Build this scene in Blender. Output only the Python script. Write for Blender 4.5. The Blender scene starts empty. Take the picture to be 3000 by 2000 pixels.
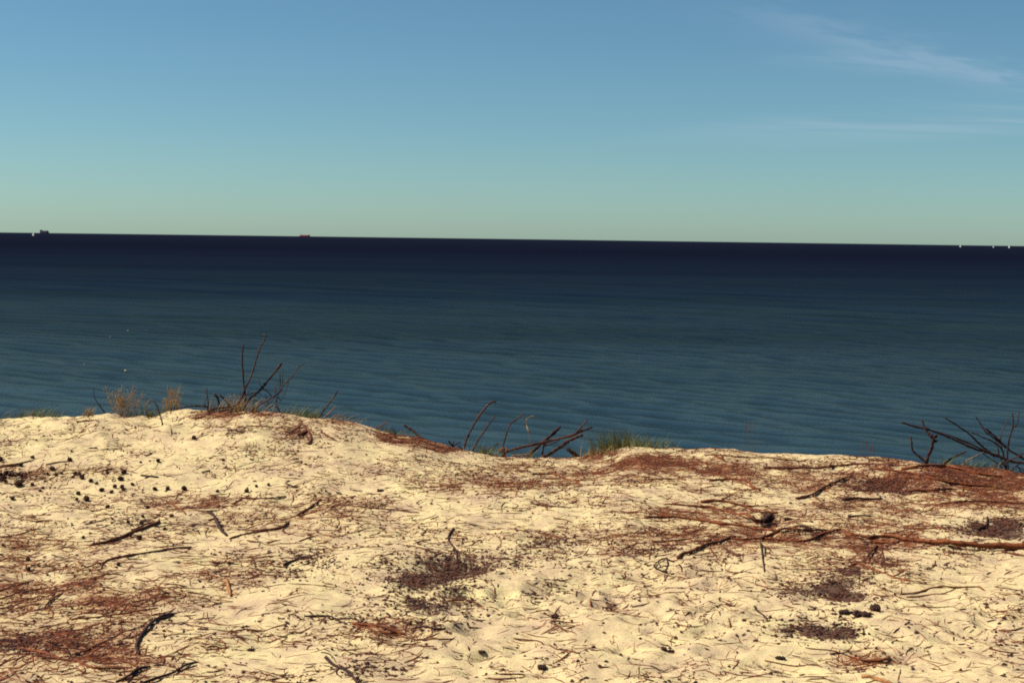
import bpy, math, random
import numpy as np
from mathutils import Vector, Matrix

random.seed(7)
rng = np.random.default_rng(11)
scene = bpy.context.scene
col = scene.collection

# ------------------------------------------------------------------ camera
EYE = 1.65                      # eye height over the sand (sand is about z = 0)
F = 50.0 / 36.0 * 3000.0        # focal length in photo pixels
PITCH, ROLL = math.atan(309 / F), math.radians(0.764)
fw = np.array([0, math.cos(PITCH), -math.sin(PITCH)])
r0 = np.array([1.0, 0, 0]); u0 = np.array([0, math.sin(PITCH), math.cos(PITCH)])
RT = r0 * math.cos(ROLL) + u0 * math.sin(ROLL)
UP = u0 * math.cos(ROLL) - r0 * math.sin(ROLL)
CAM = np.array([0, 0, EYE])
cd = bpy.data.cameras.new('camera'); cam = bpy.data.objects.new('camera', cd); col.objects.link(cam)
cam.matrix_world = Matrix(((RT[0], UP[0], -fw[0], 0), (RT[1], UP[1], -fw[1], 0), (RT[2], UP[2], -fw[2], EYE), (0, 0, 0, 1)))
cd.lens = 50; cd.sensor_width = 36; cd.clip_start = 0.1; cd.clip_end = 60000
scene.camera = cam

# ------------------------------------------------------------------ light
SUN_EL, SUN_AZ = 50.0, -82.0    # azimuth clockwise from +Y (straight ahead): from the left, a little ahead
SUN_STRENGTH, SKY_STRENGTH = 5.0, 0.064
world = bpy.data.worlds.new('World'); scene.world = world; world.use_nodes = True
NT = world.node_tree; NT.nodes.clear()


def nn(nt, kind, **kw):
    n = nt.nodes.new(kind)
    for k, v in kw.items():
        setattr(n, k, v)
    return n


def mth(nt, op, a, b=None, c=None, clamp=False):
    n = nn(nt, 'ShaderNodeMath', operation=op); n.use_clamp = clamp
    for i, v in enumerate((a, b, c)):
        if v is None: continue
        if isinstance(v, (int, float)): n.inputs[i].default_value = v
        else: nt.links.new(v, n.inputs[i])
    return n.outputs[0]


def mixc(nt, fac, a, b, blend='MIX'):
    n = nn(nt, 'ShaderNodeMix', data_type='RGBA', blend_type=blend)
    for s, v in ((n.inputs[0], fac), (n.inputs[6], a), (n.inputs[7], b)):
        if isinstance(v, (int, float)): s.default_value = v
        elif isinstance(v, tuple): s.default_value = (*v[:3], 1)
        else: nt.links.new(v, s)
    return n.outputs[2]


sky = nn(NT, 'ShaderNodeTexSky', sky_type='NISHITA')
sky.sun_disc = False
sky.sun_elevation = math.radians(SUN_EL); sky.sun_rotation = math.radians(SUN_AZ)
sky.altitude = 20; sky.air_density = 0.85; sky.dust_density = 0.3; sky.ozone_density = 6.5
tc = nn(NT, 'ShaderNodeTexCoord')
sep = nn(NT, 'ShaderNodeSeparateXYZ'); NT.links.new(tc.outputs['Generated'], sep.inputs[0])
dz = mth(NT, 'MAXIMUM', sep.outputs[2], 0.02)
PX = mth(NT, 'DIVIDE', sep.outputs[0], dz); PY = mth(NT, 'DIVIDE', sep.outputs[1], dz)
pv = nn(NT, 'ShaderNodeCombineXYZ'); NT.links.new(PX, pv.inputs[0]); NT.links.new(PY, pv.inputs[1])


def sky_plane(px, py):
    d = fw + (px - 1500) / F * RT + (1000 - py) / F * UP
    d = d / np.linalg.norm(d)
    return d[0] / d[2], d[1] / d[2]


skycol = mixc(NT, 1.0, sky.outputs[0], (0.80, 1.0, 0.91), 'MULTIPLY')   # the film's cyan cast
# cirrus: a thin high layer, three wisps lying in the layer's plane
cm = None
for (pa, pb, wid, amp, nsc) in (((2230, 40), (2990, 265), 0.24, 1.25, 1.9), ((2330, 160), (2760, 215), 0.34, 0.8, 1.6),
                                ((2150, 362), (2900, 396), 2.1, 1.0, 0.6)):
    A = np.array(sky_plane(*pa)); B = np.array(sky_plane(*pb)); C = (A + B) / 2
    L = np.linalg.norm(B - A); D = (B - A) / L
    rx = mth(NT, 'SUBTRACT', PX, float(C[0])); ry = mth(NT, 'SUBTRACT', PY, float(C[1]))
    al = mth(NT, 'ADD', mth(NT, 'MULTIPLY', rx, float(D[0])), mth(NT, 'MULTIPLY', ry, float(D[1])))
    ac = mth(NT, 'SUBTRACT', mth(NT, 'MULTIPLY', ry, float(D[0])), mth(NT, 'MULTIPLY', rx, float(D[1])))
    cv = nn(NT, 'ShaderNodeCombineXYZ')
    NT.links.new(mth(NT, 'MULTIPLY', al, 0.5 * nsc), cv.inputs[0]); NT.links.new(mth(NT, 'MULTIPLY', ac, 1.6 * nsc), cv.inputs[1])
    nz = nn(NT, 'ShaderNodeTexNoise'); nz.inputs['Scale'].default_value = 1.5; nz.inputs['Detail'].default_value = 5
    NT.links.new(cv.outputs[0], nz.inputs['Vector'])
    wob = mth(NT, 'MULTIPLY', mth(NT, 'SUBTRACT', nz.outputs[0], 0.5), wid * 3.2)
    ac2 = mth(NT, 'ADD', ac, wob)
    e = mth(NT, 'ADD', mth(NT, 'POWER', mth(NT, 'ABSOLUTE', mth(NT, 'DIVIDE', al, L * 0.52)), 4.0),
            mth(NT, 'POWER', mth(NT, 'ABSOLUTE', mth(NT, 'DIVIDE', ac2, wid)), 1.6))
    g = mth(NT, 'EXPONENT', mth(NT, 'MULTIPLY', e, -1.0))
    g = mth(NT, 'MULTIPLY', g, mth(NT, 'MULTIPLY', mth(NT, 'SUBTRACT', nz.outputs[0], 0.30, clamp=True), 3.0 * amp), clamp=True)
    cm = g if cm is None else mth(NT, 'ADD', cm, g, clamp=True)
skycol = mixc(NT, mth(NT, 'MULTIPLY', cm, 0.18), skycol, (6.5, 7.4, 8.6))
bg = nn(NT, 'ShaderNodeBackground'); bg.inputs[1].default_value = SKY_STRENGTH
NT.links.new(skycol, bg.inputs[0])
wo = nn(NT, 'ShaderNodeOutputWorld'); NT.links.new(bg.outputs[0], wo.inputs[0])

sl = bpy.data.lights.new('sun', 'SUN'); sl.energy = SUN_STRENGTH; sl.angle = math.radians(0.5); sl.color = (1.0, 0.935, 0.79)
sun = bpy.data.objects.new('sun', sl); col.objects.link(sun)
az, el = math.radians(SUN_AZ), math.radians(SUN_EL)
sd = Vector((math.sin(az) * math.cos(el), math.cos(az) * math.cos(el), math.sin(el)))
sun.rotation_euler = (-sd).to_track_quat('-Z', 'Y').to_euler(); sun.location = sd * 50
scene.view_settings.view_transform = 'Standard'; scene.view_settings.look = 'None'
scene.view_settings.exposure = 0.52; scene.view_settings.gamma = 1.0
scene.view_settings.use_curve_mapping = False
scene.cycles.use_denoising = False   # keeps the sand's grain and the needles crisp
scene.cycles.sample_clamp_direct = 6.0; scene.cycles.sample_clamp_indirect = 4.0
scene.cycles.filter_width = 1.9         # the softness of a film scan

# ------------------------------------------------------------------ helpers


def ray(px, py):
    return fw + (px - 1500) / F * RT + (1000 - py) / F * UP


_lat = rng.random((256, 256))


def vnoise(x, y):
    xi = np.floor(x).astype(int); yi = np.floor(y).astype(int)
    fx = x - xi; fy = y - yi
    fx = fx * fx * fx * (fx * (fx * 6 - 15) + 10); fy = fy * fy * fy * (fy * (fy * 6 - 15) + 10)
    a = _lat[xi & 255, yi & 255]; b = _lat[(xi + 1) & 255, yi & 255]
    c = _lat[xi & 255, (yi + 1) & 255]; d = _lat[(xi + 1) & 255, (yi + 1) & 255]
    return (a * (1 - fx) + b * fx) * (1 - fy) + (c * (1 - fx) + d * fx) * fy - 0.5


def sstep(t):
    t = np.clip(t, 0, 1); return t * t * (3 - 2 * t)


def tag(o, label=None, cat=None, group=None, kind=None):
    if label: o['label'] = label
    if cat: o['category'] = cat
    if group: o['group'] = group
    if kind: o['kind'] = kind
    return o


def mesh_obj(name, verts, faces, mat, parent=None, smooth=True):
    me = bpy.data.meshes.new(name)
    me.from_pydata(np.asarray(verts).tolist() if not isinstance(verts, list) else verts, [], faces)
    me.polygons.foreach_set('use_smooth', [smooth and len(f) <= 4 for f in faces])
    if mat: me.materials.append(mat)
    o = bpy.data.objects.new(name, me); col.objects.link(o)
    if parent: o.parent = parent
    return o


def big_mesh(name, V, Q, mat, smooth=True):
    """V (n,3) float array, Q (m,k) int array of equal-sided faces"""
    me = bpy.data.meshes.new(name); n, (m, k) = len(V), Q.shape
    me.vertices.add(n); me.vertices.foreach_set('co', V.astype(np.float32).ravel())
    me.loops.add(m * k); me.loops.foreach_set('vertex_index', Q.astype(np.int32).ravel())
    me.polygons.add(m); me.polygons.foreach_set('loop_start', (np.arange(m) * k).astype(np.int32))
    me.polygons.foreach_set('use_smooth', np.full(m, smooth))
    me.update(calc_edges=True); me.validate()
    if mat: me.materials.append(mat)
    o = bpy.data.objects.new(name, me); col.objects.link(o)
    return o


def empty(name, loc):
    o = bpy.data.objects.new(name, None); o.location = loc; o.empty_display_size = 0.1
    col.objects.link(o); return o


# ------------------------------------------------------------------ materials


def new_mat(name):
    m = bpy.data.materials.new(name); m.use_nodes = True
    nt = m.node_tree; nt.nodes.clear()
    b = nn(nt, 'ShaderNodeBsdfPrincipled'); o = nn(nt, 'ShaderNodeOutputMaterial')
    nt.links.new(b.outputs[0], o.inputs[0])
    return m, nt, b


def noise(nt, scale, detail=3, rough=0.6, vec=None):
    n = nn(nt, 'ShaderNodeTexNoise'); n.inputs['Scale'].default_value = scale
    n.inputs['Detail'].default_value = detail; n.inputs['Roughness'].default_value = rough
    if vec: nt.links.new(vec, n.inputs['Vector'])
    return n.outputs[0]


def mapr(nt, v, a, b, c=0.0, d=1.0):
    n = nn(nt, 'ShaderNodeMapRange'); n.inputs[1].default_value = a; n.inputs[2].default_value = b
    n.inputs[3].default_value = c; n.inputs[4].default_value = d
    nt.links.new(v, n.inputs[0]); return n.outputs[0]


def simple_mat(name, c1, c2, scale=30, rough=0.8, bump=0.3, spec=0.2):
    m, nt, b = new_mat(name)
    g = nn(nt, 'ShaderNodeNewGeometry')
    f = mapr(nt, noise(nt, scale, 4, 0.65, g.outputs['Position']), 0.35, 0.68)
    nt.links.new(mixc(nt, f, c1, c2), b.inputs['Base Color'])
    b.inputs['Roughness'].default_value = rough; b.inputs['Specular IOR Level'].default_value = spec
    if bump:
        bp = nn(nt, 'ShaderNodeBump'); bp.inputs['Strength'].default_value = bump; bp.inputs['Distance'].default_value = 0.004
        nt.links.new(noise(nt, scale * 4, 3, 0.6, g.outputs['Position']), bp.inputs['Height'])
        nt.links.new(bp.outputs[0], b.inputs['Normal'])
    return m


M = {}
M['dark'] = simple_mat('dark_bark', (0.016, 0.008, 0.007), (0.062, 0.022, 0.014), 45)
M['brown'] = simple_mat('brown_bark', (0.045, 0.012, 0.007), (0.19, 0.058, 0.022), 45)
M['red'] = simple_mat('red_root_bark', (0.060, 0.014, 0.006), (0.27, 0.075, 0.022), 40)
M['tan'] = simple_mat('tan_wood', (0.20, 0.075, 0.028), (0.42, 0.20, 0.075), 60)
M['grey'] = simple_mat('grey_wood', (0.11, 0.055, 0.034), (0.30, 0.18, 0.11), 50)
M['weathered'] = simple_mat('weathered_wood', (0.022, 0.010, 0.008), (0.105, 0.045, 0.028), 45)
M['needle'] = simple_mat('pine_needles', (0.11, 0.024, 0.010), (0.37, 0.108, 0.036), 25, bump=0)
M['twig'] = simple_mat('fine_twigs', (0.085, 0.020, 0.009), (0.30, 0.090, 0.033), 25, bump=0)
M['cone'] = simple_mat('pine_cone_brown', (0.020, 0.009, 0.007), (0.11, 0.042, 0.022), 60)
M['chip'] = simple_mat('bark_chips', (0.026, 0.009, 0.009), (0.13, 0.042, 0.026), 20)
M['grass'] = simple_mat('green_grass', (0.055, 0.070, 0.012), (0.19, 0.18, 0.045), 14, 0.6, 0)
M['drygrass'] = simple_mat('dry_grass', (0.20, 0.11, 0.03), (0.38, 0.24, 0.09), 14, 0.7, 0)
M['rust'] = simple_mat('rusty_seed_heads', (0.19, 0.085, 0.030), (0.38, 0.22, 0.09), 30, 0.8, 0)
M['white'] = simple_mat('white_sail', (0.78, 0.77, 0.72), (0.82, 0.8, 0.76), 0.2, 0.6, 0)
M['navy'] = simple_mat('hazed_navy_paint', (0.055, 0.05, 0.085), (0.07, 0.06, 0.10), 0.1, 0.5, 0)  # navy lightened: distance haze over the ship is painted in
M['redpaint'] = simple_mat('red_paint', (0.42, 0.05, 0.05), (0.50, 0.08, 0.07), 0.1, 0.5, 0)
M['darkred'] = simple_mat('dark_red_paint', (0.10, 0.02, 0.035), (0.13, 0.03, 0.05), 0.1, 0.5, 0)
M['orange'] = simple_mat('orange_paint', (0.5, 0.14, 0.04), (0.6, 0.2, 0.06), 1, 0.5, 0)
M['cream'] = simple_mat('cream_paint', (0.48, 0.38, 0.20), (0.60, 0.50, 0.30), 5, 0.5, 0)

# ------------------------------------------------------------------ terrain
SEA = -17.0
RE = 7.43e6
CREST = [(-1500, 1205, 11.2), (-600, 1214, 11.2), (0, 1220, 11.05), (200, 1221, 11.0), (330, 1213, 11.0), (450, 1220, 11.0), (520, 1217, 11.0), (664, 1209, 10.95),
         (804, 1206, 10.9), (937, 1221, 10.85), (1040, 1238, 10.8), (1128, 1267, 10.75), (1225, 1283, 10.7), (1319, 1309, 10.7),
         (1383, 1324, 10.65), (1468, 1335, 10.6), (1553, 1334, 10.6), (1715, 1340, 10.6), (1787, 1322, 10.7), (1851, 1312, 10.75),
         (1948, 1320, 10.75), (2050, 1315, 10.75), (2255, 1322, 10.7), (2468, 1331, 10.6), (2638, 1348, 10.5), (2723, 1358, 10.45),
         (2850, 1372, 10.35), (3000, 1390, 10.25), (3600, 1420, 10.1), (4600, 1440, 10.1)]
cx, cy, cz = [], [], []
for px, py, d in CREST:
    v = ray(px, py); t = d / v[1]; p = CAM + v * t
    cx.append(p[0]); cy.append(p[1]); cz.append(p[2])
cx = np.array(cx); cy = np.array(cy); cz = np.array(cz)

PITS = []


def pit_px(px, py, r, dep):
    v = ray(px, py); t = -EYE / v[2]; p = CAM + v * t
    PITS.append((p[0], p[1], r, dep))


for _ in range(210):
    pit_px(random.uniform(1250, 2950), random.triangular(1560, 2050, 1780), random.uniform(0.03, 0.085), random.uniform(0.007, 0.020))
for _ in range(110):
    pit_px(random.uniform(-200, 3200), random.uniform(1400, 2050), random.uniform(0.05, 0.14), random.uniform(0.004, 0.010))
for p in ((2580, 1425, .2, .06), (2640, 1432, .16, .05), (1800, 1755, .10, .03), (2110, 1672, .12, .03), (1330, 1655, .18, .04), (1240, 1705, .12, .03),
          (2440, 1725, .14, .03), (2940, 1545, .22, .07), (1620, 1720, .08, .016), (1180, 1860, .1, .03), (2090, 1775, .08, .03), (2250, 1520, .10, .05), (870, 1275, .14, .05)):
    pit_px(*p)
for p in ((2330, 1560, .16, -.05), (2480, 1566, .13, -.035), (1080, 1630, .3, -.04), (2700, 1400, .35, -.05), (1290, 1850, .12, -.02), (560, 1290, .3, -.04), (960, 1290, .25, -.05)):
    pit_px(*p)
PITS += [(random.uniform(-30, 30), random.uniform(-20, 3.6), random.uniform(.08, .2), random.uniform(.01, .03)) for _ in range(60)]


def terrain(x, y):
    yc = np.interp(x, cx, cy) + 0.03 * vnoise(x * 2.1, x * 0 + 3.3) + np.clip(np.abs(x) - 8, 0, None) * 0.25 * vnoise(x * 0.07, x * 0 + 9.1)
    zc = np.interp(x, cx, cz)
    base = 0.05 * vnoise(x * 0.45 + 5, y * 0.45) + 0.0
    t = sstep((y - (yc - 2.3)) / 2.3)
    z = base * (1 - t) + zc * t
    near = sstep((yc + 0.5 - y) / 0.6)
    left = sstep((-1.0 - x) / 1.2) * sstep((y - 9.4) / 1.0)
    z = z + near * (0.034 * vnoise(x * 3.1, y * 3.1 + 40) + 0.016 * vnoise(x * 7.3 + 11, y * 7.3) + 0.007 * vnoise(x * 17, y * 17)
                    + 0.004 * vnoise(x * 37 + 3, y * 37) + left * (0.045 * vnoise(x * 4.2 + 60, y * 4.2) + 0.03 * vnoise(x * 9 + 31, y * 9)))
    s = np.clip(y - yc, 0, None)
    drop = np.sqrt((0.85 * s) ** 2 + 0.12 ** 2) - 0.12
    z = z - drop
    beach = -16.6 - 0.03 * np.clip(s - 18, 0, None)
    z = np.where(z < beach, beach, z)
    pitv = np.zeros_like(z)
    for (a, b, r, dep) in PITS:
        m = (np.abs(x - a) < 2.6 * r) & (np.abs(y - b) < 2.6 * r)
        if m.any():
            q = ((x[m] - a) ** 2 + (y[m] - b) ** 2) / (r * r)
            g = np.exp(-q) - 0.22 * np.exp(-(np.sqrt(q) - 1.45) ** 2 / 0.22)
            z[m] -= dep * g
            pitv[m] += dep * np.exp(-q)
    return z, pitv


def spread(a, b, s0, growth):
    out = [a]; s = s0
    while out[-1] < b:
        out.append(out[-1] + s); s *= growth
    return out[1:]


xin = np.arange(-4.5, 4.5001, 0.0112)
xs = np.concatenate([-np.array(spread(4.5, 150, 0.02, 1.12))[::-1], xin, np.array(spread(4.5, 150, 0.02, 1.12))])
yin = [4.6]
while yin[-1] < 11.7:
    yin.append(yin[-1] + 0.0105 * (yin[-1] / 5.0) ** 1.25)
ys = np.concatenate([4.6 - np.array(spread(0, 60, 0.03, 1.13))[::-1], np.array(yin), yin[-1] + np.array(spread(0, 60, 0.05, 1.1))])
GX, GY = np.meshgrid(xs, ys)
GZ, GP = terrain(GX, GY)


def H(x, y):
    x = np.asarray(x, float); y = np.asarray(y, float)
    i = np.clip(np.searchsorted(xs, x) - 1, 0, len(xs) - 2); j = np.clip(np.searchsorted(ys, y) - 1, 0, len(ys) - 2)
    a = np.clip((x - xs[i]) / (xs[i + 1] - xs[i]), 0, 1); b = np.clip((y - ys[j]) / (ys[j + 1] - ys[j]), 0, 1)
    return (GZ[j, i] * (1 - a) + GZ[j, i + 1] * a) * (1 - b) + (GZ[j + 1, i] * (1 - a) + GZ[j + 1, i + 1] * a) * b


def hit(px, py, off=0.0):
    """where the sight line of a photo pixel meets the sand (off metres above it)"""
    v = ray(px, py)
    ts = np.linspace(3.0, 12.6, 1600); P = CAM[None] + v[None] * (ts / v[1])[:, None]
    d = P[:, 2] - (H(P[:, 0], P[:, 1]) + off)
    k = np.argmax(d < 0)
    if d[k] >= 0: k = np.argmin(d)
    return P[k].copy()


def to_px(P):
    q = P - CAM; dep = q @ fw
    return 1500 + F * (q @ RT) / dep, 1000 - F * (q @ UP) / dep


# litter maps: humus (dark crumbs, plus some painted shadows) and needles (red brown), in patches that lie where they lie in the place
HUM_SHADE = [(220, 1860, 170, 40, .35), (150, 1740, 120, 40, .25), (1260, 1740, 140, 90, .42), (1290, 1690, 120, 40, .4), (2420, 1790, 160, 60, .25), (1600, 1620, 120, 40, .3), (390, 1530, 75, 16, 1.0), (290, 1545, 60, 12, .5), (1330, 1655, 110, 32, .9), (1230, 1706, 70, 22, .8), (1250, 1775, 90, 26, .8), (1270, 1830, 90, 20, .5),
       (1080, 1965, 90, 28, .8), (890, 1634, 45, 16, .9), (1490, 1622, 60, 14, .7), (1610, 1590, 80, 14, .8), (1615, 1718, 50, 22, .8), (1570, 1745, 40, 12, .6),
       (2440, 1722, 75, 26, 1.4), (2480, 1745, 60, 14, 1.2), (2390, 1850, 120, 22, 1.2), (2480, 1862, 50, 18, 1.0), (2500, 1672, 55, 16, 1.1), (2320, 1735, 70, 12, .8), (2940, 1545, 130, 30, 1.5),
       (2860, 1600, 120, 22, .6), (2600, 1430, 90, 22, .8), (2560, 1415, 40, 14, .8), (1900, 1620, 40, 14, .6), (1965, 1605, 30, 14, .7), (2340, 1565, 60, 14, .6), (2480, 1570, 50, 10, .4), (2560, 1630, 60, 24, .7),  # shadows of log, pit wall and arched root are painted in here
       (40, 1895, 90, 24, 1.2), (25, 1400, 80, 18, 1.1), (230, 1375, 60, 10, .3), (100, 1465, 60, 8, .35), (870, 1270, 34, 22, .9), (690, 1262, 40, 12, .8), (2760, 1660, 60, 14, .8),  # the thin smear beside the lone cone is its shadow, painted
       (2250, 1515, 28, 14, 1.2), (2250, 1536, 30, 8, 1.0), (1330, 1760, 60, 16, .4), (1500, 1665, 60, 14, .5), (2100, 1770, 40, 12, .5), (1800, 1775, 35, 10, .7), (980, 1650, 40, 12, .6), (850, 1675, 60, 12, .5), (1130, 1640, 30, 16, .8),  # a crater's shadow is painted among these
       (1000, 1810, 90, 16, .5), (2680, 1395, 150, 24, .6), (2900, 1380, 140, 24, .5), (2400, 1372, 140, 14, .6)]
NED = [(260, 1800, 380, 170, .26), (2500, 1600, 500, 110, .18), (2700, 1440, 300, 60, .25), (1900, 1348, 150, 18, 1.5), (2150, 1378, 220, 22, .9), (2750, 1385, 220, 30, 1.1), (2950, 1420, 150, 40, .7), (1240, 1293, 120, 24, 1.1), (1170, 1278, 70, 14, 1.1), (1290, 1315, 70, 12, .7), (870, 1265, 50, 24, .6),
       (200, 1735, 300, 34, .55), (330, 1760, 180, 22, .5), (130, 1880, 200, 60, .35), (130, 1600, 200, 22, .4), (480, 1960, 160, 40, .5), (560, 1490, 160, 34, .3), (560, 1665, 140, 30, .3), (60, 1660, 150, 30, .3), (330, 1900, 120, 30, .3), (560, 1470, 70, 20, .5),
       (1170, 1840, 110, 24, .9), (1500, 1560, 160, 30, .45), (1400, 1420, 180, 20, .5), (2100, 1510, 260, 40, .5), (2200, 1580, 250, 28, .8), (2650, 1580, 130, 20, .9), (2560, 1620, 80, 40, .5),
       (2830, 1470, 260, 60, .45), (1750, 1390, 260, 30, .5), (110, 1380, 160, 22, .6), (700, 1212, 90, 10, 1.2), (620, 1215, 60, 8, 1.0), (900, 1500, 220, 50, .4), (2540, 1930, 110, 24, .7), (1760, 1330, 50, 14, .9), (720, 1245, 120, 26, .3), (2400, 1420, 120, 20, .4),
       (2880, 1370, 150, 12, 1.2), (1000, 1235, 90, 8, .9)]


def litter(X, Y, Z):
    """litter densities, painted shadows included, at ground points"""
    q = np.stack([X, Y, Z], -1) - CAM
    dep = np.maximum(q @ fw, 0.5)
    U = 1500 + F * (q @ RT) / dep; W = 1000 - F * (q @ UP) / dep
    hum_shade = np.zeros_like(X); ned = np.zeros_like(X)
    front = Y > 3.0
    n1 = vnoise(X * 5 + 20, Y * 5); n2 = vnoise(X * 14 + 7, Y * 14); n3 = vnoise(X * 2.2 + 70, Y * 2.2)
    for lst, arr in ((HUM_SHADE, hum_shade), (NED, ned)):
        for (a, b, rx, ry, s) in lst:
            m = front & (np.abs(U - a) < 3 * rx) & (np.abs(W - b) < 3 * ry)
            e = ((U[m] - a) / rx) ** 2 + ((W[m] - b) / ry) ** 2
            arr[m] += s * np.exp(-e * 0.9)
    # general scatter: more towards the left foreground and along the right rim
    gl = 0.18 * sstep((900 - U) / 900) * sstep((W - 1420) / 300) + 0.10 * sstep((U - 1300) / 600) * sstep((1520 - W) / 130)
    gl = np.where(front, gl, 0.15)
    ned = ned * (1 + 1.4 * n2 + 0.9 * n1) + gl + 0.06 + 0.32 * n3 + 0.35 * n1
    hum_shade = hum_shade * (1 + 1.2 * n2 + 0.8 * n1) + 0.25 * n1 + 0.2 * n3 + 0.05
    return np.clip(hum_shade, 0, 2), np.clip(ned, 0, 2)


hum_shade, ned = litter(GX, GY, GZ)
bare = sstep((GZ + 3.5) / 2.0)
hum_shade = np.clip(hum_shade * bare + np.clip(GP, 0, None) * 22.0 * np.clip(0.6 + 2 * vnoise(GX * 17, GY * 17), 0, 2), 0, 2)

sm, nt, b = new_mat('dune_sand')
g = nn(nt, 'ShaderNodeNewGeometry'); P = g.outputs['Position']
ah = nn(nt, 'ShaderNodeAttribute', attribute_name='humus').outputs['Fac']  # crumb patches and painted shadows share this map
an = nn(nt, 'ShaderNodeAttribute', attribute_name='needles').outputs['Fac']
n_big = noise(nt, 1.3, 4, 0.6, P); n_mid = noise(nt, 11, 4, 0.65, P); n_fine = noise(nt, 120, 3, 0.7, P); n_grain = noise(nt, 420, 2, 0.7, P)
sand = mixc(nt, mapr(nt, n_big, 0.35, 0.65), (0.71, 0.595, 0.290), (0.64, 0.505, 0.268))
sand = mixc(nt, mapr(nt, n_mid, 0.42, 0.72, 0, 0.55), sand, (0.50, 0.345, 0.225))
sand = mixc(nt, mapr(nt, noise(nt, 3.6, 5, 0.62, P), 0.46, 0.70, 0, 0.75), sand, (0.43, 0.295, 0.205))   # damp, dusty patches
sand = mixc(nt, mapr(nt, n_grain, 0.40, 0.68, 0.0, 0.5), sand, (0.34, 0.21, 0.135))
sand = mixc(nt, mapr(nt, noise(nt, 27, 4, 0.7, P), 0.48, 0.70, 0, 0.60), sand, (0.40, 0.255, 0.175))
# red-brown needle dust, then dark crumbs and the painted shadows
nf = mth(nt, 'MULTIPLY', mth(nt, 'ADD', an, mth(nt, 'MULTIPLY', mth(nt, 'SUBTRACT', n_fine, 0.5), 1.8)), 0.55)
sand = mixc(nt, mapr(nt, nf, 0.12, 0.68, 0, 0.78), sand, (0.23, 0.078, 0.042))
n_c = noise(nt, 38, 4, 0.7, P)
hf = mth(nt, 'ADD', ah, mth(nt, 'ADD', mth(nt, 'MULTIPLY', mth(nt, 'SUBTRACT', n_fine, 0.5), 3.2), mth(nt, 'MULTIPLY', mth(nt, 'SUBTRACT', n_c, 0.5), 3.4)))
sand = mixc(nt, mapr(nt, hf, 0.62, 1.25, 0, 0.92), sand, (0.050, 0.019, 0.017))
nt.links.new(sand, b.inputs['Base Color'])
b.inputs['Roughness'].default_value = 0.95; b.inputs['Specular IOR Level'].default_value = 0.1
bp = nn(nt, 'ShaderNodeBump'); bp.inputs['Strength'].default_value = 0.5; bp.inputs['Distance'].default_value = 0.012
hgt = mth(nt, 'ADD', mth(nt, 'MULTIPLY', noise(nt, 60, 4, 0.65, P), 1.0), mth(nt, 'MULTIPLY', n_grain, 0.35))
nt.links.new(hgt, bp.inputs['Height']); nt.links.new(bp.outputs[0], b.inputs['Normal'])

nyy, nxx = GX.shape
idx = np.arange(nyy * nxx).reshape(nyy, nxx)
Q = np.stack([idx[:-1, :-1], idx[:-1, 1:], idx[1:, 1:], idx[1:, :-1]], -1).reshape(-1, 4)
ground = big_mesh('sand_ground', np.stack([GX, GY, GZ], -1).reshape(-1, 3), Q, sm)
for nm, arr in (('humus', hum_shade), ('needles', ned)):
    at = ground.data.attributes.new(nm, 'FLOAT', 'POINT'); at.data.foreach_set('value', arr.astype(np.float32).ravel())
tag(ground, kind='structure')

# ------------------------------------------------------------------ sea
wm, nt, b = new_mat('sea_water')
nt.nodes.remove(b); out = [n for n in nt.nodes if n.type == 'OUTPUT_MATERIAL'][0]
g = nn(nt, 'ShaderNodeNewGeometry'); P = g.outputs['Position']
sp = nn(nt, 'ShaderNodeSeparateXYZ'); nt.links.new(P, sp.inputs[0])
off = sp.outputs[1]                                    # metres offshore
lg = mth(nt, 'LOGARITHM', mth(nt, 'MAXIMUM', off, 30.0), 10.0)
cr = nn(nt, 'ShaderNodeValToRGB'); nt.links.new(mapr(nt, lg, 2.0, 4.0), cr.inputs[0])
els = [(0.0, (0.0125, 0.0225, 0.0185)), (0.14, (0.0080, 0.0160, 0.0175)), (0.32, (0.0020, 0.0060, 0.0175)), (0.45, (0.0026, 0.0050, 0.0150)), (0.65, (0.0036, 0.0043, 0.0130)), (1.0, (0.0065, 0.0080, 0.0190))]  # paler last stop: horizon haze painted into the water colour
cr.color_ramp.elements[0].position = 0; cr.color_ramp.elements[0].color = (*els[0][1], 1)
cr.color_ramp.elements[1].position = 1; cr.color_ramp.elements[1].color = (*els[-1][1], 1)
for p_, c_ in els[1:-1]:
    e = cr.color_ramp.elements.new(p_); e.color = (*c_, 1)
mp = nn(nt, 'ShaderNodeMapping'); mp.inputs['Scale'].default_value = (0.012, 0.05, 1); mp.inputs['Rotation'].default_value = (0, 0, math.radians(14)); nt.links.new(P, mp.inputs[0])
bars = noise(nt, 1.0, 4, 0.55, mp.outputs[0])          # sand bars and weed beds on the bottom
mp2 = nn(nt, 'ShaderNodeMapping'); mp2.inputs['Scale'].default_value = (0.0016, 0.010, 1); nt.links.new(P, mp2.inputs[0])
wind = noise(nt, 1.0, 5, 0.6, mp2.outputs[0])
wc = mixc(nt, mapr(nt, bars, 0.38, 0.56, 0.7, 0), cr.outputs[0], (0.004, 0.009, 0.007))
wc = mixc(nt, mapr(nt, off, 130, 900, 0.0, 1.0), wc, cr.outputs[0])
df = nn(nt, 'ShaderNodeBsdfDiffuse'); nt.links.new(wc, df.inputs[0])
gl = nn(nt, 'ShaderNodeBsdfGlossy'); gl.inputs['Roughness'].default_value = 0.09; gl.inputs[0].default_value = (1, 1, 1, 1)
bp = nn(nt, 'ShaderNodeBump'); bp.inputs['Strength'].default_value = 0.75; bp.inputs['Distance'].default_value = 0.15
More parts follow.
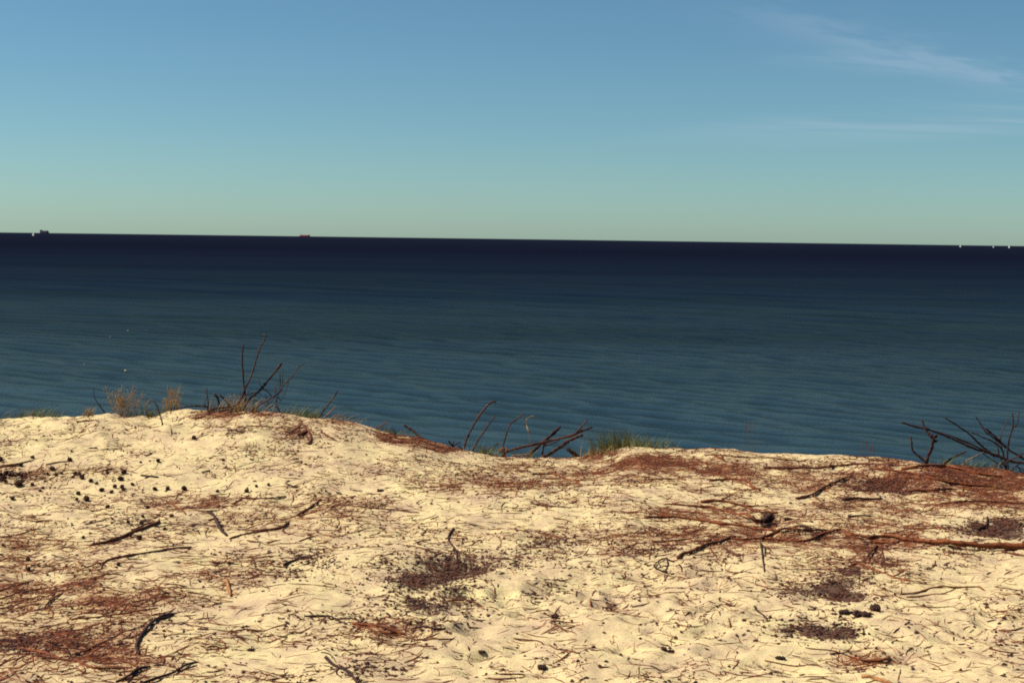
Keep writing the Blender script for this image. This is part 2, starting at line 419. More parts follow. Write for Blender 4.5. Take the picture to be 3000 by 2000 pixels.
mp3 = nn(nt, 'ShaderNodeMapping'); mp3.inputs['Scale'].default_value = (0.7, 2.0, 1); mp3.inputs['Rotation'].default_value = (0, 0, math.radians(30)); nt.links.new(P, mp3.inputs[0])
rip = noise(nt, 1.0, 5, 0.7, mp3.outputs[0])
nt.links.new(rip, bp.inputs['Height'])
nt.links.new(bp.outputs[0], gl.inputs['Normal'])
fr = nn(nt, 'ShaderNodeFresnel'); fr.inputs[0].default_value = 1.33; nt.links.new(bp.outputs[0], fr.inputs['Normal'])
fr_ramp = nn(nt, 'ShaderNodeValToRGB'); nt.links.new(mapr(nt, lg, 2.0, 4.0), fr_ramp.inputs[0])   # rougher water farther out mirrors less of the low sky
fst = [(0.05, 0.38), (0.125, 0.30), (0.21, 0.15), (0.32, 0.085), (0.44, 0.035), (0.6, 0.012)]
fr_ramp.color_ramp.elements[0].position = fst[0][0]; fr_ramp.color_ramp.elements[0].color = (fst[0][1],) * 3 + (1,)
fr_ramp.color_ramp.elements[1].position = fst[-1][0]; fr_ramp.color_ramp.elements[1].color = (fst[-1][1],) * 3 + (1,)
for p_, v_ in fst[1:-1]:
    e = fr_ramp.color_ramp.elements.new(p_); e.color = (v_, v_, v_, 1)
fac = mth(nt, 'MULTIPLY', mth(nt, 'MINIMUM', fr.outputs[0], 0.75), fr_ramp.outputs[0])
fac = mth(nt, 'MULTIPLY', fac, mapr(nt, wind, 0.35, 0.65, 0.8, 1.2))
ms = nn(nt, 'ShaderNodeMixShader'); nt.links.new(fac, ms.inputs[0]); nt.links.new(df.outputs[0], ms.inputs[1]); nt.links.new(gl.outputs[0], ms.inputs[2])
nt.links.new(ms.outputs[0], out.inputs[0])

HS = EYE - SEA
ratio = np.linspace(0.17, 0.004, 520)
rr = np.concatenate([np.linspace(22, 105, 40), HS / ratio, np.geomspace(HS / 0.0039, 30000, 40)])
th = np.radians(np.concatenate([np.linspace(-115, -23.5, 46), np.linspace(-23, 23, 460), np.linspace(23.5, 115, 46)]))
R_, T_ = np.meshgrid(rr, th, indexing='ij')
X = R_ * np.sin(T_); Y = R_ * np.cos(T_)
dr = np.gradient(rr)[:, None] + 0 * T_
Z = SEA - R_ ** 2 / (2 * RE)
wr = np.random.default_rng(3)
for k in range(64):
    lam = 1.9 * (1.052 ** k)
    ang = math.radians(270 - 38 + wr.normal(0, 15))
    kx, ky = math.cos(ang) * 2 * math.pi / lam, math.sin(ang) * 2 * math.pi / lam
    amp = 0.0052 * lam * (math.exp(-(math.log(lam / 4.6) / .5) ** 2) + .22) * wr.uniform(0.5, 1.4)
    lat = R_ * np.gradient(th)[None, :]
    fade = sstep((lam / dr - 2.0) / 2.5) * sstep((lam / np.maximum(lat * 0.45, 1e-3) - 2.0) / 2.0)
    grp = 0.6 + 1.2 * np.clip(vnoise(X / (lam * 7) + k * 3.1, Y / (lam * 5) + k), -0.5, 0.5)
    Z += fade * amp * grp * np.sin(kx * X + ky * Y + wr.uniform(0, 6.28))
n1_, n2_ = X.shape
idx = np.arange(n1_ * n2_).reshape(n1_, n2_)
Q = np.stack([idx[:-1, :-1], idx[:-1, 1:], idx[1:, 1:], idx[1:, :-1]], -1).reshape(-1, 4)[:, ::-1]
sea = big_mesh('sea', np.stack([X, Y, Z], -1).reshape(-1, 3), Q, wm)
tag(sea, kind='structure')


def sea_hit(px, py):
    v = ray(px, py)
    lo = None
    for t in np.geomspace(60, 40000, 4000):
        p = CAM + v * t
        if p[2] < SEA - (p[0] ** 2 + p[1] ** 2) / (2 * RE): return p
    return CAM + v * 15500


def at_range(px, d):
    v = ray(px, 690); v = np.array([v[0], v[1], 0]); v /= np.linalg.norm(v)
    p = v * d; p[2] = SEA - d * d / (2 * RE); return p


# ------------------------------------------------------------------ ships, boats, buoys


def box_vf(x0, x1, y0, y1, z0, z1):
    V = [(x, y, z) for x in (x0, x1) for y in (y0, y1) for z in (z0, z1)]
    Fc = [(0, 1, 3, 2), (4, 6, 7, 5), (0, 4, 5, 1), (2, 3, 7, 6), (0, 2, 6, 4), (1, 5, 7, 3)]
    return V, Fc


def boxes(name, lst, mat, parent):
    V, Fc = [], []
    for bx in lst:
        v, f = box_vf(*bx); o = len(V); V += v; Fc += [tuple(i + o for i in q) for q in f]
    return mesh_obj(name, V, Fc, mat, parent, False)


def hull_vf(L, B, z0, z1, sheer=0.0, bow=0.22):
    """ship hull along +X (bow at +X), midships at 0"""
    st = [(-0.5, .75), (-0.47, .95), (-0.3, 1), (0.2, 1), (0.5 - bow, .95), (0.5 - bow * .5, .68), (0.5 - bow * .15, .28), (0.5, .03)]
    V = []
    for t, w in st:
        zt = z1 + sheer * max(0, (t - 0.2) / 0.3) ** 2
        for (yy, zz, kx) in ((-w * .55, z0, .965), (-w, z0 + (z1 - z0) * .45, .985), (-w, zt, 1.0), (w, zt, 1.0), (w, z0 + (z1 - z0) * .45, .985), (w * .55, z0, .965)):
            V.append((t * L * kx, yy * B / 2, zz))
    Fc = []; n = 6
    for i in range(len(st) - 1):
        for j in range(n):
            Fc.append((i * n + j, i * n + (j + 1) % n, (i + 1) * n + (j + 1) % n, (i + 1) * n + j))
    Fc.append(tuple(range(n))[::-1]); Fc.append(tuple((len(st) - 1) * n + j for j in range(n)))
    return V, Fc


# dark container ship (stern with its bridge to the left)
p = at_range(131, 15200)
s = empty('cargo_ship', p); s.scale = (1, 1, 1)
tag(s, 'dark container ship far off on the horizon at the left, beside the large sail', 'ship')
s.rotation_euler[2] = math.radians(-28); s.scale = (1.12, 1, 1)
V, Fc = hull_vf(108, 20, 0.05, 11, 4); mesh_obj('hull', V, Fc, M['navy'], s, False)
V, Fc = hull_vf(106, 20.4, -1, 2.5, 0); mesh_obj('boot_stripe', V, Fc, M['darkred'], s, False)
boxes('superstructure', [(-50, -36, -9, 9, 11.01, 27), (-48.5, -38, -10.5, 10.5, 27.01, 30.5)], M['navy'], s)
boxes('funnel', [(-52.5, -50.1, -3, 3, 11.02, 24)], M['darkred'], s)
boxes('container_stack', [(-33, -20, -9, 9, 11.02, 23), (-19, -6, -9, 9, 11.02, 21.5), (-5, 8, -9, 9, 11.02, 22.5), (9, 22, -9, 9, 11.02, 22.5)], M['navy'], s)
boxes('container_stack', [(23, 36, -8, 8, 11.02, 24)], M['navy'], s)
boxes('mast', [(-44, -43.2, -.4, .4, 30.52, 36)], M['dark'], s)
boxes('mast', [(44, 44.8, -.4, .4, 14, 25)], M['dark'], s)
# red ship, white bridge at its left end
p = at_range(893, 15200)
s = empty('cargo_ship', p)
tag(s, 'red cargo ship with a white bridge at its left end, out on the horizon', 'ship')
s.rotation_euler[2] = math.radians(-28); s.scale = (1.12, 1, 1)
V, Fc = hull_vf(122, 18, -1, 9.5, 3.5); mesh_obj('hull', V, Fc, M['redpaint'], s, False)
boxes('superstructure', [(-59, -41, -8, 8, 9.52, 20), (-57, -45, -9, 9, 20.02, 24)], M['white'], s)
boxes('hatch_cover', [(-36, -22, -7, 7, 9.52, 13), (-18, 4, -7, 7, 9.52, 14), (6, 28, -7, 7, 9.52, 13.5)], M['redpaint'], s)
boxes('forecastle', [(42, 55, -4, 4, 10, 16.5)], M['darkred'], s)
boxes('mast', [(-51.5, -50.5, -.5, .5, 24.02, 29)], M['white'], s)


def sailboat(px, pyb, hgt_px, label, heel=0.0, flip=1, group='sailing boats along the horizon'):
    p = sea_hit(px, pyb); d = np.linalg.norm(p - CAM); h = hgt_px / F * d
    s = empty('sailboat', p); tag(s, label, 'sailboat', group)
    s.rotation_euler = (heel * 0.6, heel, math.radians(-38))
    L = h * 0.55
    V, Fc = hull_vf(L, L * .3, -.3, h * .06, .2, .35); V = [(a * flip, b_, c) for a, b_, c in V]
    mesh_obj('hull', V, Fc, M['white'], s, False)
    boxes('mast', [(.04 * L * flip - .09, .04 * L * flip + .09, -.09, .09, h * .06, h)], M['white'], s)

    def sail(nm, pts, bel):
        V, Fc = [], []; n = 8
        (ax, az_), (bx, bz), (tx, tz) = pts
        for i in range(n + 1):
            t = i / n
            for j in range(5):
                w = j / 4
                x0 = ax + (tx - ax) * t; x1 = bx + (tx - bx) * t; z0 = az_ + (tz - az_) * t; z1 = bz + (tz - bz) * t
                V.append((flip * (x0 + (x1 - x0) * w), bel * math.sin(w * math.pi) * (1 - t) * L, z0 + (z1 - z0) * w))
        k = len(V); V += [(a, b_ + .06, c) for a, b_, c in V]
        for i in range(n):
            for j in range(4):
                q = (i * 5 + j, i * 5 + j + 1, (i + 1) * 5 + j + 1, (i + 1) * 5 + j)
                Fc.append(q); Fc.append(tuple(x + k for x in q[::-1]))
        mesh_obj(nm, V, Fc, M['white'], s, True)
    sail('mainsail', ((.02 * L, h * .13), (-.46 * L, h * .14), (.03 * L, h * .98)), .06)
    sail('jib', ((.47 * L, h * .08), (.09 * L, h * .10), (.06 * L, h * .85)), -.05)


sailboat(97, 690.5, 15, 'largest white sailboat, nearest the dark container ship on the left', 0.06, -1)
sailboat(2813, 724, 9, 'white sailboat on the right horizon, farthest from the right edge', 0.02, 1)
sailboat(2910, 725.5, 7.5, 'middle one of the three white sailboats on the right horizon', 0.05, 1)
sailboat(2956, 726.5, 9, 'white sailboat on the right horizon, closest to the right edge', -0.10, 1)


def lathe(name, prof, mat, parent, n=10):
    V, Fc = [], []
    for r, z in prof:
        for k in range(n):
            a = 2 * math.pi * k / n; V.append((r * math.cos(a), r * math.sin(a), z))
    for i in range(len(prof) - 1):
        for k in range(n): Fc.append((i * n + k, i * n + (k + 1) % n, (i + 1) * n + (k + 1) % n, (i + 1) * n + k))
    Fc.append(tuple(range(n))[::-1]); Fc.append(tuple((len(prof) - 1) * n + k for k in range(n)))
    return mesh_obj(name, V, Fc, mat, parent)


def buoy(px, py, wpx, label, mat, ring):
    p = sea_hit(px, py); r = wpx / F * np.linalg.norm(p - CAM) / 2
    s = empty('mooring_buoy', (p[0], p[1], SEA)); tag(s, label, 'buoy', 'buoys floating in the sea')
    lathe('float', [(r * math.sin(a), r * .25 - r * math.cos(a)) for a in np.linspace(.15, 3.0, 9)], mat, s)
    lathe('top_eye', [(r * .16, r * 1.2), (r * .2, r * 1.32), (r * .1, r * 1.42)], M['dark'], s, 6)
    lathe('rubbing_ring', [(r * 1.0, r * .12), (r * 1.06, r * .2), (r * 1.06, r * .3), (r * 1.0, r * .38)], ring, s)
    return p


pb = buoy(368, 1087, 6.5, 'largest pale round buoy floating off the dry weeds on the left', M['cream'], M['cream'])
buoy(247, 1067, 3.5, 'small yellowish buoy up left of the largest pale buoy', M['cream'], M['orange'])
buoy(375, 969, 3.5, 'left one of two small pale buoys in a row farther out', M['cream'], M['orange'])
buoy(428, 969, 3.5, 'right one of two small pale buoys in a row farther out', M['cream'], M['orange'])
buoy(323, 987, 3, 'faint small buoy alone below the row of two far buoys', M['cream'], M['orange'])

# ------------------------------------------------------------------ sticks


def catmull(P, n):
    P = np.asarray(P, float)
    if len(P) == 2:
        t = np.linspace(0, 1, n)[:, None]; return P[0] * (1 - t) + P[1] * t
    Q_ = np.vstack([2 * P[0] - P[1], P, 2 * P[-1] - P[-2]])
    seg = len(P) - 1; out = []
    for u in np.linspace(0, seg - 1e-6, n):
        i = int(u); t = u - i
        p0, p1, p2, p3 = Q_[i], Q_[i + 1], Q_[i + 2], Q_[i + 3]
        out.append(0.5 * ((2 * p1) + (-p0 + p2) * t + (2 * p0 - 5 * p1 + 4 * p2 - p3) * t * t + (-p0 + 3 * p1 - 3 * p2 + p3) * t ** 3))
    return np.array(out)


def tube_vf(P, R, sides=7, rough=0.16, seed=0):
    rg = np.random.default_rng(seed)
    n = len(P); T = np.gradient(P, axis=0); T /= np.linalg.norm(T, axis=1)[:, None] + 1e-9
    ref = np.array([0, 0, 1.0]) if abs(T[:, 2].mean()) < 0.8 else np.array([0, 1.0, 0])
    V = []; ph = rg.uniform(0, 6.28, 3)
    for i in range(n):
        a = np.cross(T[i], ref); a /= np.linalg.norm(a) + 1e-9; b_ = np.cross(a, T[i])
        kn = 1 + (0.55 * rg.random() if rg.random() < 0.10 else 0)
        for k in range(sides):
            th_ = 2 * math.pi * k / sides
            r = R[i] * kn * (1 + rough * math.sin(3 * th_ + ph[0] + i * .4) + rough * rg.uniform(-1, 1))
            V.append(P[i] + r * (a * math.cos(th_) + b_ * math.sin(th_)))
    Fc = []
    for i in range(n - 1):
        for k in range(sides):
            Fc.append((i * sides + k, i * sides + (k + 1) % sides, (i + 1) * sides + (k + 1) % sides, (i + 1) * sides + k))
    Fc.append(tuple(range(sides))[::-1]); Fc.append(tuple((n - 1) * sides + k for k in range(sides)))
    return np.array(V), Fc


_seed = [100]


def tube_obj(name, P3, r0_, r1_, mat, parent=None, sides=7, rough=0.16, n=None, wig=0.0):
    _seed[0] += 1
    L = np.linalg.norm(np.diff(P3, axis=0), axis=1).sum()
    n = n or int(np.clip(L / 0.022, 6, 46))
    P = catmull(P3, n); rg = np.random.default_rng(_seed[0])
    if wig:
        w = np.cumsum(rg.normal(0, 1, (n, 3)), axis=0); w -= np.linspace(0, 1, n)[:, None] * w[-1]
        P = P + w * wig / math.sqrt(n)
    R = np.linspace(r0_, r1_, n) * (1 + 0.10 * rg.normal(0, 1, n)); R[-1] *= 0.7
    R = np.maximum(R, 0.0006)
    V, Fc = tube_vf(P, R, sides, rough, _seed[0])
    return V, Fc, P


def link_tube(name, data, mat, parent, origin):
    V, Fc, _ = data
    o = mesh_obj(name, V - origin, Fc, mat, parent); return o


def ground_pts(pts, r, lift=0.0):
    out = []; n = len(pts)
    for i, (a, b_) in enumerate(pts):
        t = i / max(1, n - 1)
        out.append(hit(a, b_, r * 0.75 + lift * math.sin(math.pi * t)))
    return np.array(out)


def drape(V, sink=0.6):
    """keeps at least part of a lying stick above the sand: lifts any run that dived under it"""
    return V


def stick(name, label, cat, pts, w, mat, w1=None, sides_=(), lift=0.0, group=None, wig=0.004):
    """a stick lying on the sand; pts photo pixels, w width in photo pixels; sides_: list of (pts, w, lift)"""
    w1 = w if w1 is None else w1
    lift *= 0.4 if lift < .03 else 0.8
    if 'root' in name: w, w1 = w * 1.22, w1 * 1.22
    c = hit(*pts[len(pts) // 2]); px2m = np.linalg.norm(c - CAM) / F
    r = w * px2m / 2
    P3 = ground_pts(pts, r, lift)
    d = tube_obj(name, P3, r, w1 * px2m / 2, mat, wig=wig)
    V, Fc, P = d
    # follow the sand between the given points: raise centre points that sink under it
    gz = H(P[:, 0], P[:, 1]); need = gz + r * 0.55 - P[:, 2]; need = np.clip(need, 0, None)
    ns = len(V) // len(P); V = V.copy(); V[:, 2] += np.repeat(need, ns)
    P = P.copy(); P[:, 2] += need
    over = np.clip(P[:, 2] - (gz + r * 0.85 + 0.004), 0, None)
    if lift == 0: V[:, 2] -= np.repeat(over, ns)
    org = P[len(P) // 2].copy()
    if not sides_:
        o = mesh_obj(name, V - org, Fc, mat); o.location = org
        return tag(o, label, cat, group)
    root = empty(name, org); tag(root, label, cat, group)
    mesh_obj('stem', V - org, Fc, mat, root)
    for sp_ in sides_:
        q, ww = sp_[0], sp_[1]; lf = sp_[2] if len(sp_) > 2 else 0
        rr_ = ww * px2m / 2; S3 = ground_pts(q, rr_, lf)
        V2, F2, P2 = tube_obj('side_twig', S3, rr_, rr_ * .5, mat, wig=wig * .6)
        gz = H(P2[:, 0], P2[:, 1]); need = np.clip(gz + rr_ * .5 - P2[:, 2], 0, None)
        V2 = V2.copy(); V2[:, 2] += np.repeat(need, len(V2) // len(P2))
        mesh_obj('side_twig', V2 - org, F2, mat, root)
    return root


G1 = 'sticks and roots lying on the sand'
LW = M['weathered']
LD, LB, LR, LT = M['dark'], M['brown'], M['red'], M['tan']
ST = 'fallen_stick'
# left foreground
stick(ST, 'long red brown stick with a forked left end, below the two pine cones', 'stick', [(281, 1647), (298, 1650), (325, 1637), (383, 1626), (459, 1614), (509, 1605), (561, 1601)], 6.5, LB, 4, [([(300, 1651), (298, 1660), (295, 1668)], 5)], 0.0, G1)
stick(ST, 'thick brown stick slanting up towards the dark crumb patch at left', 'stick', [(264, 1597), (306, 1586), (344, 1574), (383, 1559), (421, 1545), (467, 1528)], 8, LB, 8, [([(385, 1552), (420, 1538), (455, 1528)], 5)], 0.01, G1)
stick(ST, 'short knotty black stick pointing down right, reddish at its top end', 'stick', [(612, 1500), (628, 1511), (639, 1534), (651, 1553), (664, 1568)], 8, LD, 8, [([(628, 1511), (612, 1499), (601, 1496)], 6), ([(606, 1497), (647, 1492)], 4), ([(643, 1537), (654, 1540)], 8)], 0.02, G1)
stick(ST, 'brown stick with an upturned right end, right of the knotty black stick', 'stick', [(672, 1578), (708, 1565), (765, 1555), (819, 1547), (846, 1530)], 5.5, LB, 7, [([(826, 1545), (832, 1556)], 5)], 0.005, G1)
stick(ST, 'thin brown stick slanting up right beyond the upturned stick', 'stick', [(872, 1508), (900, 1492), (920, 1478), (940, 1461)], 6, LB, 5, (), 0.005, G1)
stick('hooked_branch', 'thick black branch bent like a hook, standing out in the left foreground', 'branch', [(507, 1798), (474, 1806), (448, 1821), (421, 1848), (404, 1878), (400, 1897), (409, 1915)], 11, LD, 7, [([(462, 1812), (480, 1808), (505, 1800)], 4, .01)], 0.012, G1, 0.002)
stick(ST, 'red brown stick lying level just above the black hooked branch', 'stick', [(209, 1813), (268, 1808), (344, 1798), (406, 1788), (463, 1779)], 6, LR, 4, [([(350, 1796), (365, 1780), (380, 1762)], 4)], 0.0, G1)
stick(ST, 'long thin brown twig running from the hooked branch down to the left', 'twig', [(207, 1920), (291, 1886), (360, 1852), (425, 1832)], 4, LB, 3, (), 0.0, G1)
stick('exposed_root', 'frayed red brown root starting in the dark crumbs at the lower left edge', 'root', [(60, 1899), (115, 1907), (172, 1926), (230, 1936), (268, 1953), (367, 1957)], 7, LR, 4, [([(115, 1903), (150, 1915), (190, 1936)], 4), ([(225, 1935), (250, 1962), (222, 1980)], 4)], 0.0, G1)
stick(ST, 'forked black stick at the bottom edge under the hooked branch', 'stick', [(340, 1996), (367, 1985), (385, 1972), (402, 1960), (440, 1951)], 8, LD, 7, [([(402, 1961), (385, 1985), (372, 2003)], 6)], 0.02, G1)
stick(ST, 'dark brown stick at the bottom edge, right of the forked black one', 'stick', [(420, 1998), (467, 1982), (509, 1964), (543, 1945), (578, 1937)], 8, LD, 5, [([(530, 1968), (555, 1955), (578, 1946)], 5)], 0.02, G1)
stick(ST, 'thin red twig ending at the forked black stick', 'twig', [(306, 1920), (344, 1930), (372, 1940), (398, 1951)], 4.5, LR, 3.5, (), 0.0, G1)
stick('bark_strip', 'orange tan bark strip lying upright alone in the left middle sand', 'bark', [(664, 1697), (668, 1710), (671, 1725), (676, 1744)], 10, LT, 8, (), 0.0, G1, 0.001)
stick(ST, 'dark twig entering from the left edge above the needle mat', 'twig', [(-20, 1735), (0, 1729), (50, 1714), (99, 1697)], 5, LB, 3, (), 0.0, G1)
stick(ST, 'long thin red twig along the top of the left needle mat', 'twig', [(-20, 1757), (0, 1754), (77, 1731), (161, 1718), (268, 1708)], 4, LR, 3, [([(220, 1713), (272, 1716), (340, 1722)], 3.5)], 0.0, G1)
stick(ST, 'short arched brown twig standing out at the left of the needle mat', 'twig', [(128, 1783), (149, 1756), (184, 1737)], 5, LB, 4, (), 0.02, G1)
stick(ST, 'small wavy brown twig right of the hooked branch', 'twig', [(608, 1896), (628, 1892), (650, 1899), (670, 1897)], 4, LB, 3, (), 0.0, G1)
stick(ST, 'short dark pointed twig left of the tan bark strip', 'twig', [(550, 1735), (575, 1738), (612, 1743)], 5, LB, 2, (), 0.0, G1)
stick(ST, 'short straight red twig below the pointed dark twig', 'twig', [(463, 1750), (490, 1747), (515, 1747)], 4, LR, 3, (), 0.0, G1)
stick(ST, 'thin curved twig near the left edge beside the upper needle mat', 'twig', [(-10, 1574), (50, 1566), (80, 1557), (115, 1547)], 3.5, LR, 2.5, (), 0.0, G1)
stick(ST, 'arched brown twig behind the knotty black stick', 'twig', [(683, 1476), (700, 1466), (716, 1459), (788, 1459), (838, 1453)], 5, LB, 4, (), 0.0, G1)
stick(ST, 'branched little twig on the bare sand left of the lower middle', 'twig', [(676, 1855), (689, 1848), (735, 1844), (769, 1848)], 4, LB, 4, [([(735, 1844), (737, 1856)], 3)], 0.0, G1)
stick(ST, 'tiny dark straight twig near the bottom left of the middle', 'twig', [(683, 1941), (703, 1946), (723, 1949)], 4, LB, 3, (), 0.0, G1)
stick(ST, 'short red stick at the far left bottom edge', 'stick', [(-8, 1957), (0, 1951), (31, 1930)], 5, LR, 4, (), 0.0, G1)
stick(ST, 'thick dark stick entering from the left edge beside the pine cone heap', 'stick', [(-30, 1374), (0, 1367), (45, 1360), (80, 1351), (100, 1346)], 6, LB, 2.5, [([(0, 1369), (40, 1364), (66, 1365)], 5)], 0.0, G1)
stick(ST, 'slim red stick whose tip touches a pine cone left of the scatter', 'stick', [(135, 1361), (160, 1356), (185, 1352), (205, 1350)], 4.5, LR, 4.5, (), 0.0, G1)
stick(ST, 'tiny twig with a thick right end above the cone scatter', 'twig', [(298, 1378), (315, 1375), (330, 1373)], 4, LB, 5, (), 0.0, G1)
stick(ST, 'short forked dark twig at the right end of the cone scatter', 'twig', [(414, 1392), (440, 1395), (464, 1397)], 5, LD, 5, [([(436, 1395), (424, 1401)], 6)], 0.0, G1)
stick(ST, 'short straight black peg on bare sand right of the cone scatter', 'stick', [(592, 1383), (604, 1380), (615, 1377)], 5, LD, 5, (), 0.0, G1)
stick(ST, 'short dark stick high on the sand below the dry weeds', 'stick', [(262, 1312), (275, 1312), (286, 1313)], 5, LD, 4, (), 0.0, G1)
stick(ST, 'thick little stick lying on the mound face above the scatter', 'stick', [(428, 1334), (437, 1331), (446, 1327)], 5, LB, 5, (), 0.0, G1)
stick(ST, 'flat brown stick lying along the rim below the dry weeds', 'stick', [(224, 1236), (250, 1233), (283, 1230)], 4.5, LB, 4, (), 0.0, G1)
stick(ST, 'two toned thin twig fan crossing at the tangle of dry needles', 'twig', [(487, 1467), (515, 1484), (545, 1506)], 5, LR, 4, [([(440, 1476), (470, 1490), (505, 1496)], 3), ([(515, 1461), (522, 1450), (535, 1440)], 3)], 0.0, G1)
# middle
stick(ST, 'long thin red brown twig lying level in the upper middle of the sand', 'twig', [(970, 1484), (991, 1480), (1068, 1485), (1144, 1492), (1229, 1501)], 5, LB, 3.5, [([(991, 1480), (978, 1482), (968, 1488)], 4)], 0.0, G1)
stick(ST, 'zigzag dark twig standing over the central dark crumb patch', 'twig', [(1328, 1547), (1313, 1576), (1336, 1610), (1341, 1645)], 6, LD, 4, [([(1330, 1600), (1322, 1620), (1310, 1634)], 3)], 0.015, G1)
stick(ST, 'straight thin dark twig lying level in the lower middle', 'twig', [(1230, 1873), (1280, 1871), (1332, 1869)], 4, LB, 3, (), 0.0, G1)
stick(ST, 'long thin twig running down right in the bottom middle', 'twig', [(1504, 1869), (1584, 1880), (1623, 1896), (1660, 1905), (1699, 1913)], 4, LB, 5, [([(1640, 1900), (1665, 1915), (1655, 1928)], 4)], 0.0, G1)
stick('root_bundle', 'bundle of red root strands left of the lower middle dark patch', 'root', [(1033, 1825), (1106, 1832), (1186, 1855)], 6, LR, 5, [([(1060, 1828), (1120, 1850), (1150, 1866)], 5), ([(1040, 1830), (1090, 1846), (1112, 1872)], 4), ([(1100, 1830), (1150, 1840), (1190, 1860)], 3)], 0.0, G1)
stick(ST, 'dark root edging a hollow in the lower middle sand', 'root', [(1206, 1842), (1240, 1836), (1270, 1842), (1305, 1840)], 7, LD, 5, [([(1165, 1820), (1200, 1825), (1240, 1834)], 4)], 0.0, G1)
stick('exposed_root', 'purplish root going out through the bottom edge left of the middle', 'root', [(953, 1924), (987, 1951), (1014, 1962), (1035, 1980), (1050, 2003)], 8, LD, 7, [([(1000, 1955), (985, 1968), (1002, 1985)], 5), ([(940, 1910), (965, 1916), (985, 1940)], 4)], 0.0, G1)
stick(ST, 'fine twig leading right into the central dark patch', 'twig', [(1198, 1597), (1251, 1612), (1301, 1622)], 3.5, LB, 3, (), 0.0, G1)
stick(ST, 'fine straight twig in the empty sand above the right centre', 'twig', [(1554, 1475), (1615, 1482), (1672, 1486)], 4.5, LB, 3, (), 0.0, G1)
stick(ST, 'gently arched twig among needles in the upper centre', 'twig', [(1450, 1415), (1489, 1413), (1519, 1417)], 4, LR, 3, (), 0.0, G1)
stick(ST, 'short curved twig alone on smooth sand left of the centre', 'twig', [(876, 1585), (897, 1577), (919, 1572)], 4, LB, 4, (), 0.0, G1)
stick(ST, 'knobbly dark twig lying level above the red root bundle', 'twig', [(892, 1804), (965, 1804), (985, 1812), (1037, 1811)], 5, LD, 4, [([(960, 1803), (968, 1812), (985, 1810)], 7), ([(905, 1790), (915, 1798), (925, 1804)], 5)], 0.0, G1)
stick(ST, 'looping red twig in the middle right of the second dark patch', 'twig', [(1313, 1760), (1355, 1758), (1393, 1765), (1458, 1783)], 4, LR, 4, [([(1320, 1762), (1350, 1766), (1385, 1760)], 3), ([(1393, 1765), (1405, 1775), (1420, 1784)], 5)], 0.0, G1)
stick(ST, 'dark stub of root under the small crumb patch left of the centre', 'root', [(832, 1654), (850, 1644), (869, 1639), (896, 1630)], 8, LD, 6, (), 0.0, G1)
stick(ST, 'crooked twig leading towards the red needle heap on the rim', 'twig', [(1560, 1388), (1620, 1388), (1660, 1404), (1704, 1423)], 5, LR, 5, (), 0.0, G1)
stick(ST, 'thin twig slanting up right just above the central patch', 'twig', [(1262, 1520), (1275, 1515), (1284, 1511)], 4, LB, 3, (), 0.0, G1)
SD = 'short dark twigs in the upper middle sand'
for q, lb in (([(1033, 1435), (1060, 1437)], 'longest short dark twig in the upper middle, left of the parallel pair'), ([(986, 1443), (1003, 1447)], 'tiny dark twig just left of the longest short dark twig'),
              ([(1106, 1434), (1125, 1434)], 'upper one of two parallel short dark twigs in the upper middle'), ([(1104, 1439), (1124, 1438)], 'lower one of two parallel short dark twigs in the upper middle'),
              ([(838, 1417), (855, 1423), (873, 1427)], 'short dark twig tilted down right, leftmost of the short dark twigs')):
    stick('short_twig', lb, 'twig', q, 4.5, LD, 4, (), 0.0, SD)
# right: root network
RTN = 'exposed_root'
stick(RTN, 'thick root of the web on the right, ending in a knob at its lower left', 'root', [(1988, 1634), (1996, 1622), (2028, 1612), (2067, 1594), (2108, 1585), (2132, 1575), (2156, 1570)], 8.5, LB, 5, [([(2079, 1594), (2085, 1615), (2108, 1639), (2129, 1652)], 4), ([(2085, 1612), (2095, 1622), (2104, 1628)], 4)], 0.015, G1)
stick(RTN, 'long wavy root running right from the middle of the root web', 'root', [(2132, 1575), (2183, 1579), (2227, 1575), (2287, 1579), (2346, 1582), (2382, 1573), (2406, 1562), (2436, 1554), (2463, 1550), (2500, 1562), (2545, 1575)], 5, LR, 5, [([(2352, 1585), (2358, 1597), (2379, 1612)], 3.5), ([(2460, 1552), (2490, 1570), (2530, 1580)], 6), ([(2300, 1584), (2345, 1588), (2400, 1578)], 3)], 0.02, G1)
stick(RTN, 'thick arched root humped over the centre of the root web', 'root', [(2227, 1578), (2257, 1566), (2290, 1550), (2317, 1548), (2346, 1551), (2421, 1553)], 8, LB, 4, [([(2310, 1549), (2370, 1546), (2430, 1552)], 4)], 0.025, G1)
stick(RTN, 'long straight double root across the middle left of the root web', 'root', [(1890, 1515), (1960, 1514), (2034, 1521), (2108, 1532), (2183, 1541), (2251, 1551), (2278, 1553)], 6, LR, 4, [([(1906, 1499), (1960, 1511), (2004, 1518)], 4), ([(2034, 1519), (2150, 1535), (2240, 1543)], 3.5), ([(2100, 1534), (2130, 1542), (2170, 1548)], 3)], 0.0, G1)
stick(RTN, 'root slanting into the stub, second from the top of the root web', 'root', [(1968, 1475), (2034, 1481), (2085, 1486), (2138, 1498), (2198, 1514), (2232, 1527)], 6.5, LR, 7, [([(2138, 1500), (2180, 1514), (2225, 1526)], 5), ([(1985, 1495), (2040, 1502), (2085, 1514)], 4)], 0.0, G1)
stick(RTN, 'topmost root of the root web, bending down to the stub', 'root', [(2052, 1469), (2108, 1466), (2162, 1477), (2198, 1490), (2221, 1498), (2280, 1502)], 6.5, LR, 4, [([(2111, 1465), (2147, 1450), (2174, 1457), (2204, 1460)], 4), ([(2180, 1482), (2215, 1481), (2250, 1481)], 5), ([(2198, 1490), (2240, 1495), (2280, 1505)], 4)], 0.0, G1)
